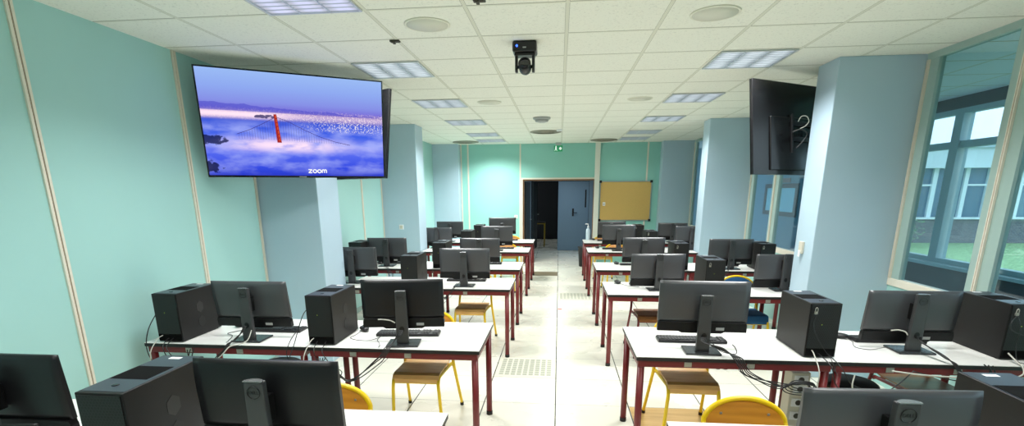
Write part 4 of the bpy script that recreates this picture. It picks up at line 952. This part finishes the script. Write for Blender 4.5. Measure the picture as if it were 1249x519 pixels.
# ------------------------------------------------------------------ ceiling fixtures
def ring_mb(prof, seg=32): return MB().lathe(prof, seg)
lum = {}
def luminaire(x, y, kind, label):
    loc = (x, y, ZC)
    if kind in lum: return dup(lum[kind], loc, 0, label)
    t = thing('ceiling_luminaire', label, 'ceiling light', loc, 0, 'square louvred ceiling lights'); w = 0.288
    fr = MB()
    fr.box(-w, w, -w, -w + 0.014, -0.012, -0.001).box(-w, w, w - 0.014, w, -0.012, -0.001).box(-w, -w + 0.014, -w + 0.014, w - 0.014, -0.012, -0.001).box(w - 0.014, w, -w + 0.014, w - 0.014, -0.012, -0.001)
    fr.build('luminaire_frame', M['lum_frame'], t)
    MB().quad((-w + .014, -w + .014, -0.003), (w - .014, -w + .014, -0.003), (w - .014, w - .014, -0.003), (-w + .014, w - .014, -0.003)).build('reflector', M[kind], t)
    lv = MB()
    for i in (-1, 1): lv.box(i * 0.093 - 0.004, i * 0.093 + 0.004, -w + .014, w - .014, -0.010, -0.0035)
    for i in range(1, 9):
        yy_ = -w + .014 + i * (2 * w - .028) / 9
        lv.box(-w + .014, w - .014, yy_ - 0.0015, yy_ + 0.0015, -0.009, -0.0035)
    lv.build('louver_grille', M['louver'], t)
    lum[kind] = t
    return t
LUMS = []
YS = [2.98, 4.78, 6.60, 8.40, 10.30, 11.45]
NM = ['first', 'second', 'third', 'fourth', 'fifth', 'sixth']
for i, y in enumerate(YS):
    y = [2.977, 4.777, 6.577, 8.377, 10.177, 11.377][i]
    luminaire(-1.472, y, 'lum_purple' if i == 0 else 'lum_on', 'louvred ceiling light, %s of the run from the photo top, teal wall side' % NM[i]); LUMS.append((-1.472, y, 1.6 if i == 5 else 1.0))
for i, y in enumerate([4.777, 6.577, 8.377, 10.177, 11.377]):
    luminaire(1.528, y, 'lum_on' if i < 3 else 'lum_off', 'louvred ceiling light, %s of the run from the photo top, glass wall side' % NM[i]); LUMS.append((1.528, y, 1.0 if i < 3 else 0.12))
LUMS += [(1.528, 2.977, 1.0), (-1.472, 1.177, 0.55), (1.528, 1.177, 0.55), (-1.472, -0.6, 0.4), (1.528, -0.6, 0.4)]
sp0 = None
for x, y, lab in ((-0.872, 3.577, 'round ceiling speaker nearer the photo top, teal wall side'), (0.928, 3.577, 'round ceiling speaker nearer the photo top, glass wall side'), (-0.872, 6.577, 'round ceiling speaker further back, teal wall side'), (0.928, 6.577, 'round ceiling speaker further back, glass wall side'), (-0.272, 9.277, 'faint round ceiling speaker beyond the air vent, above the aisle')):
    if sp0 is None:
        sp0 = thing('ceiling_speaker', lab, 'speaker', (x, y, ZC), 0, 'round ceiling speakers')
        MB().lathe([(0.148, -0.0005), (0.148, -0.006), (0.138, -0.009), (0.134, -0.006)], 36).build('rim', mat('speaker_rim', hexc(228, 226, 210), 0.6), sp0)
        MB().lathe([(0.134, -0.002), (0.134, -0.007), (0.0001, -0.010)], 36).build('grille_cover', M['spk'], sp0)
    elif 'faint' not in lab: dup(sp0, (x, y, ZC), 0, lab)
av0 = None
for x, y, lab in ((-0.272, 9.877, 'round grey air vent in the ceiling above the aisle'), (-2.072, 11.60, 'round grey air vent in the ceiling at the teal wall corner'), (0.928, 11.60, 'round grey air vent in the ceiling above the cork board')):
    if av0 is None:
        av0 = thing('air_vent', lab, 'air vent', (x, y, ZC), 0, 'round ceiling air vents')
        MB().lathe([(0.29, -0.0005), (0.285, -0.012), (0.23, -0.02), (0.225, -0.006)], 40).build('outer_ring', M['diffgrey'], av0)
        MB().lathe([(0.225, -0.003), (0.0001, -0.003)], 32).build('throat', M['diffdark'], av0)
        for r_ in (0.19, 0.135, 0.08): MB().lathe([(r_, -0.006), (r_ - 0.03, -0.026), (r_ - 0.033, -0.022), (r_ - .006, -0.004)], 32).build('cone_ring', M['diffgrey'], av0)
    else: dup(av0, (x, y, ZC), 0, lab)
t = thing('smoke_detector', 'round grey ceiling detector over the aisle before the air vent', 'smoke detector', (-0.28, 8.0, ZC))
MB().lathe([(0.13, -0.0005), (0.13, -0.02), (0.11, -0.035)], 28).build('detector_base', M['smoke'], t)
MB().lathe([(0.10, -0.0351), (0.095, -0.06), (0.05, -0.07), (0.0001, -0.07)], 28).build('detector_cap', M['smoke'], t)
for (x, y, lab) in ((-0.47, 3.18, 'small dark clip stuck to a ceiling tile near the photo top'), (-1.19, 3.9, 'small dark clip on the ceiling grid above the lit television')):
    t = thing('ceiling_clip', lab, 'clip', (x, y, ZC)); MB().box(-0.035, 0.035, -0.02, 0.02, -0.012, -0.0005).box(-0.02, 0.0, -0.025, 0.025, -0.02, -0.012).build('clip_body', M['diffdark'], t, 0.003)
t = thing('wireless_sensor', 'small white box on the ceiling beside the round air vent', 'sensor', (-0.02, 9.55, ZC)); MB().box(-0.05, 0.05, -0.04, 0.04, -0.03, -0.0005).build('sensor_body', M['white'], t, 0.006)
# pan-tilt camera hanging from the ceiling
t = thing('ceiling_camera', 'black pan and tilt camera hanging from the ceiling over the aisle', 'camera', (-0.27, 4.08, ZC))
MB().box(-0.088, 0.088, -0.08, 0.08, -0.075, -0.001).build('camera_base', M['camblack'], t, 0.014, bseg=3)
MB().box(-0.075, 0.075, -0.05, 0.05, -0.092, -0.075).build('pan_ring', M['camblack'], t, 0.004)
for sx in (-1, 1): MB().prism([(-0.035, -0.092), (0.035, -0.092), (0.03, -0.185), (0.015, -0.20), (-0.015, -0.20), (-0.03, -0.185)], 0, sx * 0.052 if sx > 0 else -0.072, 0.072 if sx > 0 else -0.052).build('camera_arm', M['camblack'], t, 0.004)
hd = MB().lathe([(0.044, -0.03), (0.046, 0.0), (0.046, 0.05), (0.036, 0.055)], 24, 0, Matrix.Translation((0, -0.01, -0.16)) @ Matrix.Rotation(R(78), 4, 'X')).build('camera_head', M['camblack'], t)
MB().lathe([(0.034, 0.056), (0.030, 0.060), (0.0001, 0.064)], 24, 0, Matrix.Translation((0, -0.01, -0.16)) @ Matrix.Rotation(R(78), 4, 'X')).build('lens', M['lens'], hd)
MB().tube([(-0.052, -0.0, -0.16), (0.052, 0.0, -0.16)], 0.012, 10).build('tilt_axle', M['camblack'], t)
MB().lathe([(0.040, -0.055), (0.046, -0.03)], 24, 0, Matrix.Translation((0, -0.01, -0.16)) @ Matrix.Rotation(R(78), 4, 'X')).build('silver_ring', M['silver'], hd)
MB().ball((-0.055, -0.081, -0.036), 0.0075, 12).build('status_light', M['bluelight'], t)
MB().box(-0.012, 0.012, -0.0815, -0.0805, -0.052, -0.044).build('badge', M['greylabel'], t)

# exit sign hung from the ceiling
t = thing('exit_sign', 'small green and white exit sign hung above the doorway', 'exit sign', (-0.045, YF - 0.25, 2.58))
MB().box(-0.095, 0.095, -0.012, 0.012, 0, 0.13).build('sign_body', M['green'], t, 0.004)
a = MB()   # arrow pointing to the right on the right half, walking figure on the left half
a.prism([(0.02, 0.045), (0.02, 0.085), (0.045, 0.085), (0.045, 0.105), (0.082, 0.065), (0.045, 0.025), (0.045, 0.045)], 1, -0.0135, -0.0121)
a.build('arrow', M['exitwhite'], t)
p = MB().lathe([(0.013, 0), (0.013, 0.0012)], 12, 0, Matrix.Translation((-0.05, -0.0121, 0.108)) @ Matrix.Rotation(PI / 2, 4, 'X'))
p.prism([(-0.068, 0.05), (-0.034, 0.05), (-0.03, 0.092), (-0.068, 0.092)], 1, -0.0135, -0.0121).prism([(-0.066, 0.052), (-0.052, 0.052), (-0.070, 0.015), (-0.082, 0.015)], 1, -0.0135, -0.0121).prism([(-0.05, 0.052), (-0.036, 0.052), (-0.020, 0.015), (-0.032, 0.015)], 1, -0.0135, -0.0121)
p.build('walking_figure', M['exitwhite'], t)
MB().box(-0.06, 0.06, -0.004, 0.004, 0.13, ZC - 2.58 - 0.001).build('hanger', M['alu'], t)

# ------------------------------------------------------------------ back wall things
t = thing('cork_board', 'brown cork notice board with grey frame and black corners on the teal wall', 'notice board', (1.52, YF, 1.055))
W2, H2 = 0.57, 0.86
MB().box(-W2, W2, -0.014, -0.002, 0, H2).build('cork_surface', M['cork'], t)
MB().box(-W2, W2, -0.022, -0.002, -0.018, 0.0).box(-W2, W2, -0.022, -0.002, H2, H2 + 0.018).box(-W2 - 0.018, -W2, -0.022, -0.002, -0.018, H2 + 0.018).box(W2, W2 + 0.018, -0.022, -0.002, -0.018, H2 + 0.018).build('board_frame', M['alu'], t)
for sx in (-1, 1):
    for z in (-0.006, H2 + 0.006): MB().box(sx * (W2 + 0.004) - 0.028, sx * (W2 + 0.004) + 0.028, -0.028, -0.0005, z - 0.028, z + 0.028).build('corner_cap', M['black'], t, 0.006)
t2 = thing('pinned_note', 'small white note pinned on the cork board', 'note', (1.04, YF - 0.0145, 1.38)); MB().box(-0.03, 0.03, -0.002, -0.0005, 0, 0.08).box(-0.016, 0.016, -0.0026, -0.002, 0.02, 0.05, 1).build('note_sheet', [M['white'], M['greylabel']], t2)
def switch(name, label, loc, rz=0.0):
    t = thing(name, label, 'wall switch' if 'switch' in name else 'wall socket', loc, rz); MB().box(-0.04, 0.04, -0.012, -0.0005, -0.04, 0.04).build('plate', M['white'], t, 0.003); MB().box(-0.024, 0.024, -0.017, -0.012, -0.026, 0.026).build('rocker', M['beige'], t, 0.003)
switch('light_switch', 'white light switch on the bright teal wall left of the doorway'.replace('left of', 'beside'), (-1.02, YF, 1.13))
switch('light_switch', 'small white switch on the front of the distant blue column, teal wall side', (-2.64, 8.44, 1.15))
t = thing('column_thermostat', 'small beige control box on the side of the big column, glass wall side', 'control box', (CXR, 4.98, 1.20), 0)
MB().box(-0.022, -0.0005, -0.035, 0.035, -0.05, 0.06).build('box_body', M['beige'], t, 0.004)
MB().box(-0.03, -0.0225, -0.018, 0.018, -0.08, -0.02).build('lower_plug', M['white'], t, 0.003)
# waste bin and hand gel
t = thing('waste_bin', 'black waste bin on the floor beside the doorway', 'bin', (0.60, 12.0, 0))
MB().lathe([(0.0001, 0.003), (0.11, 0.003), (0.14, 0.44), (0.146, 0.445), (0.146, 0.455), (0.136, 0.452), (0.106, 0.012), (0.0001, 0.012)], 28).build('bin_body', M['bin'], t)
MB().lathe([(0.138, 0.44), (0.152, 0.44), (0.152, 0.462), (0.138, 0.462)], 28).build('bin_rim', M['black'], t)
t = thing('pump_bottle', 'clear pump bottle of hand gel on the last aisle table, glass wall side', 'bottle', (0.60, 10.62, ZT + 0.001))
MB().lathe([(0.0001, 0), (0.038, 0), (0.042, 0.01), (0.042, 0.19), (0.036, 0.215), (0.018, 0.235), (0.018, 0.25)], 24).build('bottle_body', mat('clear_gel', hexc(206, 224, 234), 0.15), t)
MB().lathe([(0.02, 0.25), (0.02, 0.272), (0.008, 0.274), (0.008, 0.31)], 16).tube([(0, 0, 0.305), (0, 0, 0.318), (-0.05, 0, 0.318), (-0.06, 0, 0.308)], 0.009, 8).build('pump_head', M['white'], t)

# ------------------------------------------------------------------ floor details
def fgrille(x0, y0, label):
    t = thing('floor_grille', label, 'floor vent', (x0 + 0.3, y0 + 0.3, 0), 0, 'perforated floor vents')
    MB().box(-0.293, 0.293, -0.295, 0.295, 0.0003, 0.0015).build('plate', M['grille'], t)
    sl = MB()
    for i in range(9):
        for j in range(8):
            x = -0.235 + i * 0.058; y = -0.215 + j * 0.061
            sl.box(x - 0.021, x + 0.021, y - 0.024, y + 0.024, 0.0015, 0.0018)
    sl.build('slot_grille', M['grilleslot'], t)
    return t
fgrille(-0.6, 4.553, 'square perforated floor vent in the aisle between second and third rows')
fgrille(0.0, 8.153, 'square perforated floor vent in the aisle near the fourth and fifth rows')
tag(MB().box(0.606, 1.194, 3.362, 3.946, 0.0003, 0.0012).build('wooden_floor_tile', M['woodtile']), 'wood coloured floor tile under the yellow chair, second row up, glass wall side', 'floor tile')
tag(MB().box(-0.592, -0.008, 10.56, 11.1, 0.0003, 0.0012).build('floor_hatch', M['hatch']), 'brown rectangular floor tile in the aisle near the doorway', 'floor tile')
tag(MB().box(0.01, 0.07, 7.45, 7.50, 0.0003, 0.0012).build('tape_mark', M['redtape']), 'small red tape mark on the aisle floor', 'tape')

# ------------------------------------------------------------------ light
for i, (x, y, k_) in enumerate(LUMS):
    la = bpy.data.lights.new('louvre_lamp', 'AREA'); la.shape = 'SQUARE'; la.size = 0.54; la.energy = 32 * k_; la.spread = R(138); la.color = (0.99, 1.0, 1.0)
    o = bpy.data.objects.new('louvre_lamp', la); COL.objects.link(o); o.location = (x, y, ZC - 0.02)
w = bpy.data.worlds.new('sky'); sc.world = w; w.use_nodes = True
bg = w.node_tree.nodes['Background']; bg.inputs[0].default_value = (0.86, 0.95, 1.0, 1); bg.inputs[1].default_value = 2.8

la = bpy.data.lights.new('lobby_fill', 'AREA'); la.shape = 'SQUARE'; la.size = 0.5; la.energy = 14; la.spread = R(150); la.color = (0.8, 0.92, 1.0)  # added fill light without a fitting, brightens the lobby
o = bpy.data.objects.new('lobby_fill', la); COL.objects.link(o); o.location = (0.1, 14.0, 2.48)
# ------------------------------------------------------------------ camera (solved from the tile grids)
F, CX, CY, PITCH, YAW, ROLL, HC = 617.16, 618.06, 390.56, 0.25087, 0.10213, 0.00635, 1.7323
cam = bpy.data.cameras.new('camera'); co = bpy.data.objects.new('camera', cam); COL.objects.link(co); sc.camera = co
cam.sensor_width = 36; cam.sensor_fit = 'HORIZONTAL'; cam.lens = F / 1249 * 36
cam.shift_x = (624.5 - CX) / 1249; cam.shift_y = (CY - 259.5) / 1249
cam.clip_start = 0.05; cam.clip_end = 200
cy_, sy_ = math.cos(YAW), math.sin(YAW)
right = Vector((cy_, sy_, 0)); fw = Vector((-sy_ * math.cos(PITCH), cy_ * math.cos(PITCH), -math.sin(PITCH))); dn = fw.cross(right)
cr, sr = math.cos(ROLL), math.sin(ROLL)
rx = right * cr + dn * sr; ry = right * -sr + dn * cr
mw = Matrix((( rx.x, -ry.x, -fw.x, 0), (rx.y, -ry.y, -fw.y, 0), (rx.z, -ry.z, -fw.z, HC), (0, 0, 0, 1)))
co.matrix_world = mw

sc.view_settings.view_transform = 'Standard'
sc.view_settings.look = 'None'
sc.view_settings.exposure = 0.0
sc.cycles.use_denoising = True
sc.cycles.max_bounces = 8
sc.cycles.diffuse_bounces = 5
sc.cycles.transparent_max_bounces = 16
sc.cycles.sample_clamp_indirect = 6
sc.cycles.caustics_reflective = False
sc.cycles.caustics_refractive = False
